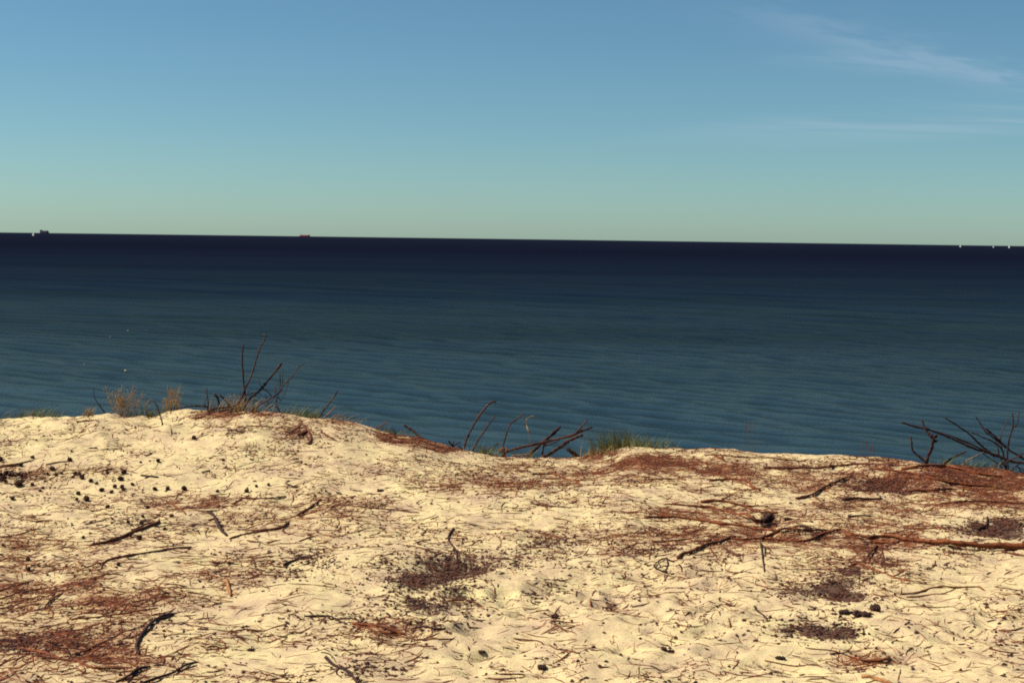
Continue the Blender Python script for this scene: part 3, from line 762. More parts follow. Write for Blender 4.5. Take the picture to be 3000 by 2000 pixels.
stick('root_stub', 'dark broken root stub rising where the roots of the web meet', 'root stub', [(2234, 1527), (2244, 1520), (2254, 1512), (2262, 1508)], 13, LD, 12, [([(2236, 1540), (2250, 1536), (2272, 1533)], 9, .01)], 0.025, G1, 0.001)
stick(ST, 'curved dark stick leaning up right over a hollow, above the root web', 'stick', [(2332, 1459), (2376, 1448), (2406, 1429), (2424, 1420), (2471, 1401), (2495, 1395)], 7, LB, 3.5, [([(2382, 1450), (2403, 1466), (2412, 1478)], 4)], 0.025, G1)
stick(ST, 'straight dark stick lying level under the ring shaped hollow', 'stick', [(2468, 1463), (2510, 1459), (2540, 1460), (2585, 1460)], 6.5, LD, 5, (), 0.01, G1)
stick(ST, 'short thick dark stick alone between hollow and dark hollow at right', 'stick', [(2486, 1512), (2515, 1510), (2552, 1511)], 6.5, LD, 5, (), 0.0, G1)
stick(RTN, 'thin wavy root at the far left of the root web', 'root', [(1912, 1585), (1954, 1585), (2016, 1579), (2034, 1585), (2085, 1581)], 4, LR, 3, [([(1954, 1585), (1964, 1596), (1968, 1606)], 4)], 0.0, G1)
stick(RTN, 'thin dark root hanging straight down below the root web', 'root', [(2229, 1595), (2232, 1620), (2236, 1648), (2239, 1673)], 4.5, LD, 3, [([(2227, 1588), (2242, 1603), (2266, 1618)], 4), ([(2241, 1606), (2241, 1628)], 4)], 0.0, G1)
stick(ST, 'twisted loop of thin twigs left of the knobbed root', 'twig', [(1975, 1645), (1945, 1636), (1918, 1657), (1939, 1670), (1957, 1678)], 4.5, LD, 4, [([(1955, 1643), (1956, 1655), (1950, 1670)], 5), ([(1990, 1654), (1995, 1662), (1998, 1674)], 5), ([(1928, 1647), (1940, 1664)], 3)], 0.02, G1)
stick(RTN, 'root bending down at its right end, behind the root web', 'root', [(2079, 1408), (2123, 1404), (2183, 1407), (2207, 1425), (2227, 1435)], 5.5, LR, 7, [([(2160, 1406), (2190, 1420), (2225, 1442)], 4)], 0.0, G1)
stick(ST, 'thin red twig lying level near the red heap on the rim', 'twig', [(1895, 1405), (1930, 1402), (1970, 1402)], 4.5, LR, 3, (), 0.0, G1)
stick(ST, 'thin straight red twig left under the root web', 'twig', [(1900, 1560), (1950, 1564), (2001, 1567)], 4, LR, 3, (), 0.0, G1)
stick(ST, 'thin twig pointing into the black crumb patch at lower right', 'twig', [(2210, 1709), (2248, 1721), (2308, 1727)], 4, LR, 3, (), 0.0, G1)
stick(RTN, 'small arched root fork standing over the crumbs below the wavy root', 'root', [(2570, 1598), (2561, 1605), (2540, 1628), (2545, 1642), (2556, 1653)], 5, LB, 4, [([(2578, 1601), (2586, 1625), (2591, 1652)], 5), ([(2480, 1640), (2510, 1643), (2535, 1648)], 4)], 0.02, G1)
stick(RTN, 'thickest root, a red brown log half buried at the right edge', 'root', [(2690, 1584), (2744, 1586), (2808, 1590), (2893, 1597), (2960, 1600), (3060, 1602)], 8, LR, 16, [([(2936, 1616), (2970, 1622), (3040, 1632)], 7), ([(2744, 1580), (2800, 1584), (2860, 1588)], 5)], 0.03, G1, 0.002)
stick(RTN, 'ragged red root lying left of the half buried log', 'root', [(2540, 1576), (2566, 1571), (2612, 1569), (2651, 1580), (2700, 1585)], 8, LR, 7, [([(2560, 1586), (2620, 1588), (2675, 1580)], 5), ([(2625, 1590), (2640, 1582), (2668, 1580)], 7)], 0.01, G1)
stick(RTN, 'bright red brown root arched along the right rim under the dead branches', 'root', [(2640, 1374), (2702, 1363), (2757, 1363), (2808, 1371), (2872, 1386), (2936, 1395)], 6, LR, 5, [([(2780, 1366), (2830, 1380), (2880, 1392)], 4), ([(2702, 1366), (2760, 1370), (2810, 1380)], 4)], 0.02, G1)
stick(RTN, 'long red root slanting down right across the right rim slope', 'root', [(2560, 1372), (2630, 1380), (2681, 1388), (2749, 1405), (2829, 1418), (2906, 1424)], 5.5, LR, 5, [([(2640, 1396), (2700, 1402), (2790, 1416)], 4), ([(2715, 1408), (2735, 1402), (2770, 1404)], 3)], 0.0, G1)
stick(RTN, 'dark red root with a bent right end, beside the ring shaped hollow', 'root', [(2660, 1438), (2689, 1433), (2740, 1434), (2787, 1431), (2808, 1443), (2838, 1454)], 7, LB, 5, (), 0.02, G1)
stick(ST, 'long thin twig crossing the green specks at the right edge', 'twig', [(2757, 1473), (2800, 1471), (2851, 1468), (2930, 1471), (3030, 1474)], 4.5, LB, 4, (), 0.0, G1)
stick(ST, 'long thin twig just under the bare rim right of the grass tuft', 'twig', [(2064, 1333), (2150, 1336), (2255, 1341), (2340, 1350), (2366, 1346)], 4, LB, 3, [([(2340, 1349), (2360, 1352), (2366, 1358)], 3)], 0.0, G1)
stick(ST, 'short thick root piece near the rim above the long red streak', 'root', [(2094, 1335), (2108, 1340), (2123, 1346)], 6, LR, 5, (), 0.0, G1)
stick(RTN, 'long level dark red root below the right rim with a stub at its middle', 'root', [(2238, 1369), (2310, 1371), (2383, 1371), (2434, 1364), (2510, 1358), (2560, 1358)], 6, LB, 4, [([(2428, 1371), (2432, 1362), (2434, 1357)], 8, .02), ([(2320, 1364), (2345, 1370), (2375, 1378)], 4)], 0.0, G1)
stick(ST, 'forked long twig on the pale sand in the lower right', 'twig', [(2642, 1739), (2702, 1733), (2757, 1720), (2810, 1721), (2868, 1718)], 4, LR, 5, [([(2655, 1748), (2710, 1744), (2766, 1737), (2800, 1722)], 3.5), ([(2868, 1718), (2885, 1728)], 6)], 0.0, G1)
stick(ST, 'thin curved root above the black crumb patch, ending in a knot', 'root', [(2485, 1660), (2500, 1652), (2523, 1650), (2566, 1669), (2617, 1688), (2676, 1703)], 4, LR, 6, [([(2617, 1688), (2635, 1678), (2650, 1672)], 4)], 0.01, G1)
stick('bark_strip', 'split tan wood piece cut off by the bottom edge at right', 'wood piece', [(2524, 1981), (2562, 1985), (2590, 1994), (2625, 2008)], 11, LT, 13, (), 0.0, G1, 0.001)
stick('root_bundle', 'curled red root bundle near the bottom at right', 'root', [(2485, 1920), (2540, 1936), (2595, 1933), (2604, 1922)], 5.5, LR, 7, [([(2500, 1948), (2545, 1944), (2590, 1942)], 4), ([(2500, 1958), (2530, 1952), (2620, 1946)], 4), ([(2490, 1928), (2520, 1942), (2555, 1950)], 4)], 0.01, G1)
stick(ST, 'thin wavy twig left above the curled root bundle', 'twig', [(2358, 1897), (2395, 1901), (2435, 1906), (2490, 1921)], 4, LB, 4, (), 0.0, G1)
stick(ST, 'long thin twig near the bottom edge left of the root bundle', 'twig', [(2242, 1936), (2291, 1946), (2340, 1950), (2391, 1947), (2407, 1953)], 4.5, LB, 3, (), 0.0, G1)
stick(ST, 'short dark stick slanting down right by the footprints', 'stick', [(2214, 1784), (2230, 1798), (2247, 1814)], 5, LD, 5, (), 0.0, G1)
stick(ST, 'tiny twig standing upright in the footprint sand', 'twig', [(2134, 1812), (2138, 1818), (2139, 1838)], 4, LR, 3, (), 0.0, G1)
stick(ST, 'thin stick with a curled tip above the lower right bare sand', 'twig', [(2900, 1600 + 300), (2935, 1908), (2985, 1912)], 4, LB, 3, (), 0.0, G1)
stick(ST, 'dark root shred above the black hollow at the right edge', 'root', [(2864, 1552), (2878, 1543), (2890, 1536), (2892, 1510)], 7, LD, 3, (), 0.02, G1)
stick(ST, 'twig pair by the bottom right footprints', 'twig', [(1610, 1822), (1640, 1836), (1665, 1852)], 4, LB, 3, [([(1620, 1818), (1660, 1822), (1700, 1822)], 3)], 0.0, G1)
stick(ST, 'root clump of dark strands high on the left mound face', 'root', [(905, 1300), (912, 1283), (905, 1262), (885, 1242), (878, 1228)], 7, LB, 4, [([(900, 1262), (880, 1270), (862, 1266)], 8, .01), ([(885, 1242), (905, 1255), (920, 1272)], 3), ([(884, 1243), (865, 1258), (845, 1268)], 4)], 0.015, G1)
stick(ST, 'thin dark stick lying down the mound right of the root clump', 'stick', [(940, 1264), (965, 1277), (985, 1290)], 4.5, LB, 4, (), 0.01, G1)

# small scattered sticks, alike
SG = 'small twigs strewn over the sand'
rs = random.Random(21); TW = []
for k in range(95):
    px = rs.uniform(20, 2980); py = rs.triangular(1370, 1985, 1600)
    if 950 < px < 1900 and rs.random() < 0.5: px = rs.uniform(20, 800)
    L = rs.uniform(26, 75); sl_ = rs.uniform(-0.28, 0.28); k2 = rs.uniform(-5, 5)
    q = [(px - L / 2, py + L * sl_ / 2), (px, py + k2), (px + L / 2, py - L * sl_ / 2)]
    w_, m_ = rs.uniform(2.8, 4.4), rs.choice([LB, LR, LB, LD])
    TW.append((px, py, L, sl_, k2, q, w_, m_))
cells = {}
for t in TW:
    px, py, L, sl_, k2 = t[:5]
    colr = {'dark_bark': 'dark', 'brown_bark': 'brown', 'red_root_bark': 'reddish'}[t[7].name]
    tilt = 'rising to the right' if sl_ > .1 else ('falling to the right' if sl_ < -.1 else 'lying level')
    row = 'below the rim' if py < 1455 else ('in upper sand' if py < 1580 else ('in middle sand' if py < 1720 else ('in lower sand' if py < 1850 else 'near the bottom')))
    cc = ('at far left', 'left of the middle', 'in the middle', 'right of the middle', 'at far right')[min(4, int(px / 600))]
    cells.setdefault(f'{colr} twig {tilt}, {row} {cc}', []).append(t)
for lab, ts_ in cells.items():
    ts_.sort(key=lambda t: t[0])
    for i, t in enumerate(ts_):
        pre = 'small ' if len(ts_) == 1 else (('left ', 'right ')[i] if len(ts_) == 2 else ('leftmost ', 'second ', 'third ', 'fourth ', 'fifth ', 'sixth ')[i])
        post = '' if len(ts_) == 1 else (' of two' if len(ts_) == 2 else ' from the left')
        stick('strewn_twig', pre + lab + post, 'twig', t[5], t[6], t[7], 2.2, (), 0.0, SG)

# ------------------------------------------------------------------ wood chunks


def chunk(px, py, wpx, hpx, label, name='charred_wood', cat='wood piece', mat=None, rot=0.0, up=0.0):
    p = hit(px, py); s = np.linalg.norm(p - CAM) / F
    a = wpx * s / 2; c = hpx * s / 2 * 1.1; b_ = min(a, c * 1.7)
    rg = np.random.default_rng(int(px * 7 + py)); V, Fc = [], []
    nu, nv = 12, 9
    for i in range(nu + 1):
        t = -1 + 2 * i / nu
        w = (1 - abs(t) ** 5) ** 0.6 * (1 + 0.12 * rg.normal())
        for k in range(nv):
            an_ = 2 * math.pi * k / nv
            r = max(w, 0.02) * (1 + 0.13 * rg.normal())
            V.append((a * t + 0.05 * a * rg.normal() * (abs(t) > .8), b_ * r * math.cos(an_), c * r * math.sin(an_)))
    for i in range(nu):
        for k in range(nv): Fc.append((i * nv + k, i * nv + (k + 1) % nv, (i + 1) * nv + (k + 1) % nv, (i + 1) * nv + k))
    Fc.append(tuple(range(nv))[::-1]); Fc.append(tuple(nu * nv + k for k in range(nv)))
    o = mesh_obj(name, V, Fc, mat or M['dark'], None, False); o.location = (p[0], p[1], H(p[0], p[1]) + c * 0.6)
    o.rotation_euler = (0, up, rot)
    return tag(o, label, cat)


chunk(2477, 1797, 40, 11, 'left one of two charred wood pieces end to end in the lower right', rot=-.1)
chunk(2524, 1804, 52, 15, 'right, thicker one of two charred pieces end to end in the lower right', rot=-.25)
chunk(2564, 1788, 30, 19, 'blocky charred wood piece just above the pair end to end')
chunk(1625, 1809, 22, 13, 'small black lump on clean sand below the centre', 'wood_lump')
chunk(1588, 1957, 26, 13, 'dark lump near the bottom edge, right of the middle', 'wood_lump')
chunk(1412, 1915, 22, 8, 'flat dark bit near the bottom middle', 'wood_lump')
chunk(1945, 1904, 18, 10, 'left half of a small dark pair of wood bits at lower right of the middle', 'wood_lump')
chunk(1966, 1910, 17, 8, 'right half of a small dark pair of wood bits at lower right of the middle', 'wood_lump', rot=-.3)
chunk(2286, 1929, 30, 8, 'flat black wood sliver low in the right half', 'wood_lump', rot=-.05)
chunk(2308, 1523, 22, 8, 'flat dark wood bit right of the broken root stub', 'wood_lump', rot=-.2)
chunk(735, 1906, 20, 9, 'lone dark lump in the lower left of the middle', 'wood_lump')
chunk(633, 1651, 24, 6, 'flat dark sliver right of the long forked stick', 'wood_lump', rot=.3)
chunk(672, 1652, 14, 7, 'small dark lump beside the flat sliver, right of the long forked stick', 'wood_lump')
chunk(2610, 1364, 14, 7, 'small dark lump near the right rim by the forked stump', 'wood_lump')
chunk(2316, 1475, 9, 5, 'tiny black lump on bare sand under the leaning stick', 'wood_lump')

# ------------------------------------------------------------------ pine cones


def cone_mesh(seed):
    """pine cone about 1 long: a tapering core with spiralling scales"""
    rg = np.random.default_rng(seed); V, Fc = [], []
    prof = [(-.5, .06), (-.42, .22), (-.25, .30), (0, .30), (.25, .21), (.42, .10), (.5, .02)]
    n = 8
    for x, r in prof:
        for k in range(n):
            a = 2 * math.pi * k / n; V.append((x, r * math.cos(a), r * math.sin(a)))
    for i in range(len(prof) - 1):
        for k in range(n): Fc.append((i * n + k, i * n + (k + 1) % n, (i + 1) * n + (k + 1) % n, (i + 1) * n + k))
    N = 58
    for i in range(N):
        t = i / (N - 1); x = -.44 + .86 * t; a = i * 2.39996 + rg.normal(0, .08)
        r = .30 * math.sin(math.pi * min(1, (t * .86 + .12))) ** .8 + .02
        L = .15 * (1 - .45 * t) * rg.uniform(.85, 1.2); w = .11 * (1 - .5 * t)
        e = np.array([0, math.cos(a), math.sin(a)]); s_ = np.array([0, -math.sin(a), math.cos(a)]); ax = np.array([1.0, 0, 0])
        o_ = len(V)
        b0 = ax * x + e * r * .75
        tip = ax * (x + L * .35) + e * (r + L)
        V += [tuple(b0 - s_ * w * .5), tuple(b0 + s_ * w * .5), tuple(tip + s_ * w * .7), tuple(tip - s_ * w * .7), tuple(tip + ax * .06 - e * .01), tuple(b0 + ax * .07)]
        Fc += [(o_, o_ + 1, o_ + 2, o_ + 3), (o_ + 3, o_ + 2, o_ + 4), (o_, o_ + 3, o_ + 4, o_ + 5), (o_ + 1, o_ + 5, o_ + 4, o_ + 2)]
    me = bpy.data.meshes.new('pine_cone'); me.from_pydata(V, [], Fc); me.materials.append(M['cone']); return me


cms = [cone_mesh(i) for i in range(4)]
CG = 'pine cones scattered on the left sand'


def cone(px, py, w, label=None):
    p = hit(px, py); s = np.linalg.norm(p - CAM) / F; L = w * s * 0.95
    o = bpy.data.objects.new('pine_cone', random.choice(cms)); col.objects.link(o)
    o.scale = (L * random.uniform(.95, 1.1), L * .92, L * .92)
    o.location = (p[0], p[1], H(p[0], p[1]) + L * .30)
    o.rotation_euler = (random.uniform(0, 6), random.uniform(-.5, .5), random.uniform(0, 6.28))
    return tag(o, label or 'small dark brown pine cone in the loose scatter on the left sand', 'pine cone', CG)


CL = []
for px, py, w in ((61, 1365, 14), (153, 1378, 18), (140, 1392, 12), (164, 1394, 13), (220, 1389, 13), (234, 1391, 11), (214, 1400, 12), (240, 1403, 19), (283, 1419, 13), (363, 1387, 18), (354, 1407, 19),
                  (315, 1388, 12), (336, 1429, 16), (357, 1430, 16), (361, 1437, 15), (327, 1444, 14), (298, 1439, 16), (388, 1421, 12), (229, 1449, 16), (225, 1465, 12), (253, 1466, 22), (126, 1432, 11), (118, 1440, 11),
                  (54, 1424, 26), (95, 1422, 13), (65, 1412, 12), (181, 1389, 11), (95, 1343, 13), (412, 1366 - 10, 9)):
    CL.append((px, py, w))
for band, lo, hi in (('top', 0, 1386), ('second', 1386, 1398), ('middle', 1398, 1411), ('fourth', 1411, 1431), ('lowest', 1431, 1500)):
    row = sorted(c for c in CL if lo <= c[1] < hi)
    for i, c in enumerate(row):
        cone(*c, f'{("leftmost", "second", "third", "fourth", "fifth", "sixth", "seventh", "eighth", "ninth", "tenth")[i]} pine cone from the left in the {band} band of the scatter')
for px, py, w, l in ((418, 1515, 12, 'pine cone on the upper edge of the dark crumb patch at left'), (414, 1535, 15, 'pine cone half buried in the dark crumb patch at left'),
                     (376, 1532, 12, 'small pine cone left of the half buried one in the dark crumb patch'), (82, 1672, 16, 'lower one of two pine cones above the left needle mat'), (9, 1600, 12, 'pine cone at the left edge under the thin curved twig'),
                     (347, 1657, 16, 'pine cone under the long forked stick'), (244, 1577, 13, 'pine cone left of the lower end of the thick slanting stick'), (0, 1540, 8, 'tiny pine cone cut by the left edge halfway down')):
    cone(px, py, w, l)
HP = []
for px, py, w in ((2, 1394, 16), (18, 1390, 18), (30, 1394, 16), (10, 1400, 15), (6, 1408, 14), (15, 1412, 13), (40, 1396, 12), (54, 1392, 14), (63, 1396, 13), (-14, 1396, 16)):
    HP.append((px, py, w))
for i, c in enumerate(sorted(HP)):
    cone(*c, f'{("leftmost", "second", "third", "fourth", "fifth", "sixth", "seventh", "eighth", "ninth", "tenth")[i]} dark pine cone from the left in the dense heap at the left edge')
for px, py, w, l in ((0, 1350, 18, 'round pine cone cut by the left edge above the heap'), (205, 1351, 17, 'pine cone at the tip of the slim red stick'), (266, 1412, 16, 'round pine cone right of the biggest one of the scatter core'),
                     (454, 1436, 16, 'left one of three pine cones in a row right of the scatter'), (491, 1435, 16, 'middle one of three pine cones in a row right of the scatter'),
                     (540, 1436, 20, 'right and largest one of three pine cones in a row right of the scatter'), (637, 1442, 12, 'small pine cone between the row of three and the far pair'),
                     (37, 1463, 15, 'lone round pine cone under the heap near the left edge'), (315, 1488, 15, 'pine cone alone on smooth sand above the dark crumb patch'), (433, 1489, 13, 'small pine cone alone right above the dark crumb patch'),
                     (503, 1514, 14, 'pine cone touching the needles right of the dark crumb patch'), (381, 1571, 14, 'upper one of two pine cones just under the thick slanting stick'),
                     (409, 1581, 21, 'lower, bigger one of two pine cones under the thick slanting stick'), (482, 1552, 13, 'lone pine cone right of the thick slanting stick'), (82, 1642, 17, 'pine cone near the left edge level with the long forked stick'),
                     (568, 1286, 17, 'highest pine cone, alone on the mound face under the dead bush'), (723, 1442, 18, 'larger left cone of the group of three far right of the scatter'),
                     (751, 1427, 12, 'middle cone of the group of three far right of the scatter'), (787, 1422, 12, 'right cone of the group of three far right of the scatter'),
                     (463, 1353, 15, 'pine cone lying flat between the scatter and the mound'), (653, 1349, 11, 'small pine cone above the black peg'), (210, 1324, 9, 'small pine cone highest on the left below the weeds'),
                     (895, 1362, 9, 'tiny pine cone right of all others below the mound'), (955, 1440, 8, 'tiny pine cone at the start of the short dark twigs')):
    cone(px, py, w, l)

# ------------------------------------------------------------------ dead branches on the rim


def rim_pt(px, py, dep):
    v = ray(px, py); return CAM + v * (dep / v[1])


def upright(label, pts, w, dep, mat, w1=None, lean=0.0, twigs=(), name='dead_branch', cat='dead branch', group=None, wig=0.004, rooted=True):
    """branch standing on the far side of the rim, dep metres ahead; lean: depth change to its tip"""
    w1 = w * .6 if w1 is None else w1
    n = len(pts); s = dep / F
    P3 = [rim_pt(a, b_, dep + lean * i / max(1, n - 1)) for i, (a, b_) in enumerate(pts)]
    if rooted:
        d = P3[0] - P3[1]; d /= np.linalg.norm(d)
        d = d * .5 + np.array([0, 0, -.9]); d /= np.linalg.norm(d)
        for k in range(1, 40):
            q = P3[0] + d * .03 * k
            if q[2] < H(q[0], q[1]) - .03: break
        if k > 1: P3 = [q] + P3
    P3 = np.array(P3); org = P3[0].copy()
    root = empty(name, org); tag(root, label, cat, group)
    V, Fc, _ = tube_obj('stem', P3, w * s / 2, w1 * s / 2, mat, wig=wig, n=int(12 + 6 * n)); mesh_obj('stem', V - org, Fc, mat, root)
    for tw in twigs:
        q, ww = tw[0], tw[1]; m = len(q); d0 = dep + (tw[2] if len(tw) > 2 else lean * .5)
        T3 = np.array([rim_pt(a, b_, d0 + .08 * i / m) for i, (a, b_) in enumerate(q)])
        V, Fc, _ = tube_obj('side_twig', T3, ww * s / 2, ww * s / 2 * .55, mat, wig=wig * .7, n=int(8 + 4 * m)); mesh_obj('side_twig', V - org, Fc, mat, root)
    return root


GB = 'dead branches of the bush on the left mound'
D = LD
upright('tall straight dead branch, left one of the two tallest on the mound', [(720, 1200), (717, 1142), (712, 1100), (710, 1054), (712, 1008)], 5.5, 11.15, D, 4, 0.1, (), group=GB)
upright('tallest dead branch of the mound, curving right with a small kinked tip', [(697, 1200), (706, 1170), (717, 1140), (734, 1103), (748, 1065), (762, 1018), (776, 995), (774, 978)], 7, 11.1, LW, 3, 0.15, [([(776, 995), (772, 990)], 3), ([(715, 1135), (699, 1135)], 2.5)], group=GB)
upright('thick dead branch leaning right with a blunt tip on the mound', [(715, 1198), (722, 1182), (734, 1168), (760, 1147), (781, 1121), (804, 1091), (825, 1063)], 7.5, 11.12, D, 6, 0.15, [([(771, 1138), (760, 1124), (760, 1107)], 3.5), ([(771, 1138), (785, 1148), (799, 1163)], 3.5), ([(804, 1091), (809, 1088)], 4)], group=GB)
upright('long dead branch of the mound sweeping right to a very thin tip', [(735, 1207), (741, 1199), (769, 1180), (809, 1156), (827, 1133), (844, 1114), (858, 1100), (874, 1077), (893, 1063)], 6.5, 11.0, LW, 2, 0.2, [([(806, 1152), (806, 1140), (815, 1121)], 3.5), ([(844, 1114), (842, 1135), (836, 1150)], 2)], group=GB)
upright('slim upright dead twig on the right of the mound bush, split in two', [(818, 1202), (809, 1184), (813, 1159), (820, 1138), (820, 1093)], 5, 11.1, D, 2.5, 0.1, [([(816, 1150), (825, 1138), (830, 1087)], 3), ([(814, 1165), (826, 1172), (838, 1145)], 2.5)], group=GB)
upright('low dead branch of the mound lying level to the left, two spikes at its end', [(612, 1195), (585, 1189), (558, 1190), (523, 1195), (490, 1196)], 5.5, 11.05, D, 3, 0.0, [([(612, 1195), (608, 1168), (605, 1136)], 4), ([(600, 1192), (600, 1178), (604, 1165)], 3), ([(560, 1190), (540, 1186), (524, 1180)], 2.5), ([(612, 1195), (602, 1205), (598, 1212)], 6)], group=GB)
upright('short thick curved dead branch left of the centre of the mound bush', [(645, 1205), (643, 1191), (638, 1168), (627, 1153)], 7, 11.1, D, 6, 0.0, (), group=GB)
upright('short dead branch arching left beside the thick curved one on the mound', [(674, 1200), (666, 1182), (654, 1166), (643, 1156)], 5.5, 11.15, D, 4, 0.0, (), group=GB)
upright('flat grey brown dead branch at the foot of the mound bush', [(590, 1216), (626, 1198), (660, 1194), (690, 1188)], 6, 10.95, LW, 4, 0.0, [([(640, 1206), (670, 1200), (700, 1196)], 5), ([(626, 1198), (618, 1206)], 4)], group=GB)
upright('crossing thin dead twigs in the middle of the mound bush', [(680, 1200), (700, 1178), (722, 1158), (745, 1150)], 5, 11.05, LW, 3, 0.1, [([(722, 1158), (728, 1148), (735, 1143)], 3.5), ([(735, 1151), (755, 1150), (768, 1158)], 2.5), ([(745, 1168), (752, 1174), (765, 1180)], 3), ([(700, 1178), (704, 1160), (706, 1143)], 2.5), ([(705, 1180), (718, 1188), (735, 1172)], 4)], group=GB)
upright('thin dead twigs fanning out at the foot of the mound bush', [(780, 1203), (786, 1185), (782, 1170), (776, 1155)], 3.5, 11.08, D, 2, 0.0, [([(782, 1190), (770, 1178), (756, 1165)], 3), ([(784, 1195), (800, 1190), (818, 1198)], 3), ([(786, 1185), (800, 1172), (806, 1160)], 2.5), ([(738, 1202), (742, 1185), (746, 1172)], 4)], group=GB)
upright('lone dead stick right of the mound bush, leaning right', [(930, 1226), (940, 1213), (958, 1189), (979, 1161), (990, 1142)], 5, 11.0, LW, 4, 0.05, (), group=GB)
upright('short pale dead stick beside the lone leaning stick on the mound', [(950, 1224), (965, 1208), (984, 1190)], 4, 10.95, M['grey'], 3, 0.05, (), group=GB)
upright('curved dark dead twig left of the dry weeds', [(312, 1216), (302, 1202), (292, 1187), (278, 1166), (273, 1132)], 5, 11.1, D, 1.5, 0.0, (), group=GB)
upright('dark dead twig bent over at its top between the two dry weeds', [(474, 1238), (470, 1222), (466, 1207), (457, 1186), (446, 1174), (436, 1182)], 4.5, 10.6, D, 2.5, 0.1, (), group=GB)

GM = 'dead branches in the dip of the rim'
upright('tall dead branch in the dip with a kinked tip, tallest there', [(1356, 1325), (1359, 1312), (1370, 1280), (1400, 1224), (1434, 1182), (1453, 1176)], 7, 10.95, LW, 5, 0.1, [([(1434, 1183), (1439, 1179)], 6)], group=GM)
upright('straight dead branch in the dip, right beside the tallest', [(1378, 1332), (1383, 1322), (1396, 1297), (1425, 1254), (1451, 1218)], 7, 10.9, LW, 4, 0.1, (), group=GM)
upright('dead branch in the dip arching to the right, third from the left', [(1470, 1325), (1472, 1309), (1479, 1288), (1493, 1246), (1510, 1229), (1534, 1212)], 5.5, 10.9, LW, 4, 0.1, (), group=GM)
upright('stout dead branch in the dip with a blunt end, crossing the long one', [(1545, 1338), (1553, 1330), (1574, 1309), (1604, 1284), (1642, 1249)], 10, 10.8, D, 9, 0.1, [([(1596, 1290), (1592, 1310), (1588, 1332)], 7, 0.0), ([(1556, 1326), (1562, 1318), (1568, 1308)], 5)], group=GM)
upright('longest dead branch in the dip, lying low to the right with a broken tip', [(1478, 1326), (1490, 1320), (1532, 1309), (1595, 1295), (1659, 1280), (1736, 1250)], 8, 10.75, LW, 7, 0.05, [([(1689, 1267), (1705, 1248), (1721, 1229)], 6, 0.03), ([(1600, 1294), (1598, 1305), (1640, 1290)], 5)], group=GM)
upright('thick dead branch in the dip pointing up right, lowest of the crossing ones', [(1590, 1340), (1608, 1331), (1638, 1312), (1672, 1288), (1708, 1273)], 10, 10.8, LW, 8, 0.05, [([(1645, 1308), (1648, 1302)], 9)], group=GM)
upright('lone dark dead stick pointing up left on the slope of the mound', [(1240, 1288), (1225, 1275), (1204, 1258), (1181, 1244)], 9, 10.85, D, 6, 0.1, (), group=GM)
upright('dark splintered stump chunk between the crossing branches and the grass', [(1700, 1346), (1688, 1333), (1672, 1322), (1661, 1312)], 22, 10.75, D, 8, 0.0, (), name='stump_chunk', cat='stump', group=GM, wig=.002)
upright('low star of short dead twigs left of the tallest branch in the dip', [(1330, 1316), (1322, 1302), (1313, 1290)], 6, 10.85, D, 4, 0.0, [([(1325, 1312), (1327, 1298), (1330, 1292)], 6), ([(1328, 1308), (1338, 1300), (1350, 1294)], 4)], group=GM)
upright('reddish broken root fork at the foot of the low lying branch', [(1480, 1340), (1476, 1322), (1474, 1312), (1460, 1320)], 5, 10.65, LR, 5, 0.0, [([(1478, 1330), (1484, 1318), (1482, 1310)], 5)], group=GM)
upright('short dead twig with a curled tip over the small green plant in the dip', [(1420, 1330), (1432, 1316), (1450, 1305), (1458, 1297)], 4, 10.8, D, 4, 0.0, [([(1450, 1305), (1462, 1300)], 3)], group=GM)
upright('short blackened dead twig at the very left of the dip', [(1362, 1330), (1352, 1312), (1342, 1304)], 6, 10.8, D, 3, 0.0, (), group=GM)
upright('short thin twig leaning right on the mound slope above the needle patch', [(1105, 1262), (1115, 1248), (1134, 1235)], 4, 10.9, LR, 3, 0.0, (), group=GM)
upright('pale driftwood piece lying low at the foot of the stout branch', [(1500, 1334), (1525, 1331), (1550, 1330)], 5, 10.62, M['grey'], 4, 0.0, (), group=GM, rooted=False)

GR = 'dead branches at the right edge of the rim'
upright('thick forked black stump with three blunt prongs near the right end', [(2712, 1368), (2714, 1358), (2719, 1333), (2730, 1307), (2735, 1286), (2744, 1273)], 10, 10.6, D, 9, 0.0,
        [([(2734, 1283), (2719, 1268), (2709, 1253), (2701, 1229)], 8.5), ([(2712, 1352), (2705, 1346), (2689, 1333), (2673, 1316), (2670, 1294), (2668, 1277)], 8.5), ([(2738, 1292), (2746, 1290)], 8)], name='forked_stump', cat='stump', group=GR)
upright('short blunt dead stick leaning right between stump and tangle', [(2768, 1362), (2774, 1353), (2804, 1333), (2830, 1322)], 7, 10.6, D, 6, 0.0, (), group=GR)
upright('longest dead branch at the right, sweeping up left over the forked stump', [(3060, 1368), (3000, 1356), (2960, 1349), (2908, 1329), (2869, 1318), (2825, 1301), (2782, 1281), (2739, 1264), (2695, 1253), (2665, 1245), (2639, 1236)], 9, 10.65, D, 5, 0.0,
        [([(2890, 1322), (2847, 1301), (2793, 1279), (2760, 1268)], 4), ([(2900, 1325), (2855, 1306), (2800, 1284)], 4), ([(2908, 1329), (2902, 1334)], 7), ([(2896, 1322), (2880, 1318), (2862, 1314)], 5)], group=GR, wig=.003)
upright('straight dead branch at the right reaching up left above the longest one', [(2915, 1336), (2897, 1323), (2869, 1299), (2836, 1268), (2804, 1247), (2767, 1223)], 6.5, 10.7, D, 4, 0.0, (), group=GR, rooted=False)
upright('dead branch cut by the right edge, slanting up to the left', [(3060, 1376), (3000, 1344), (2955, 1316), (2925, 1288), (2886, 1253)], 7, 10.7, D, 5, 0.0, [([(2934, 1299), (2890, 1266), (2875, 1245), (2858, 1219)], 5.5)], group=GR)
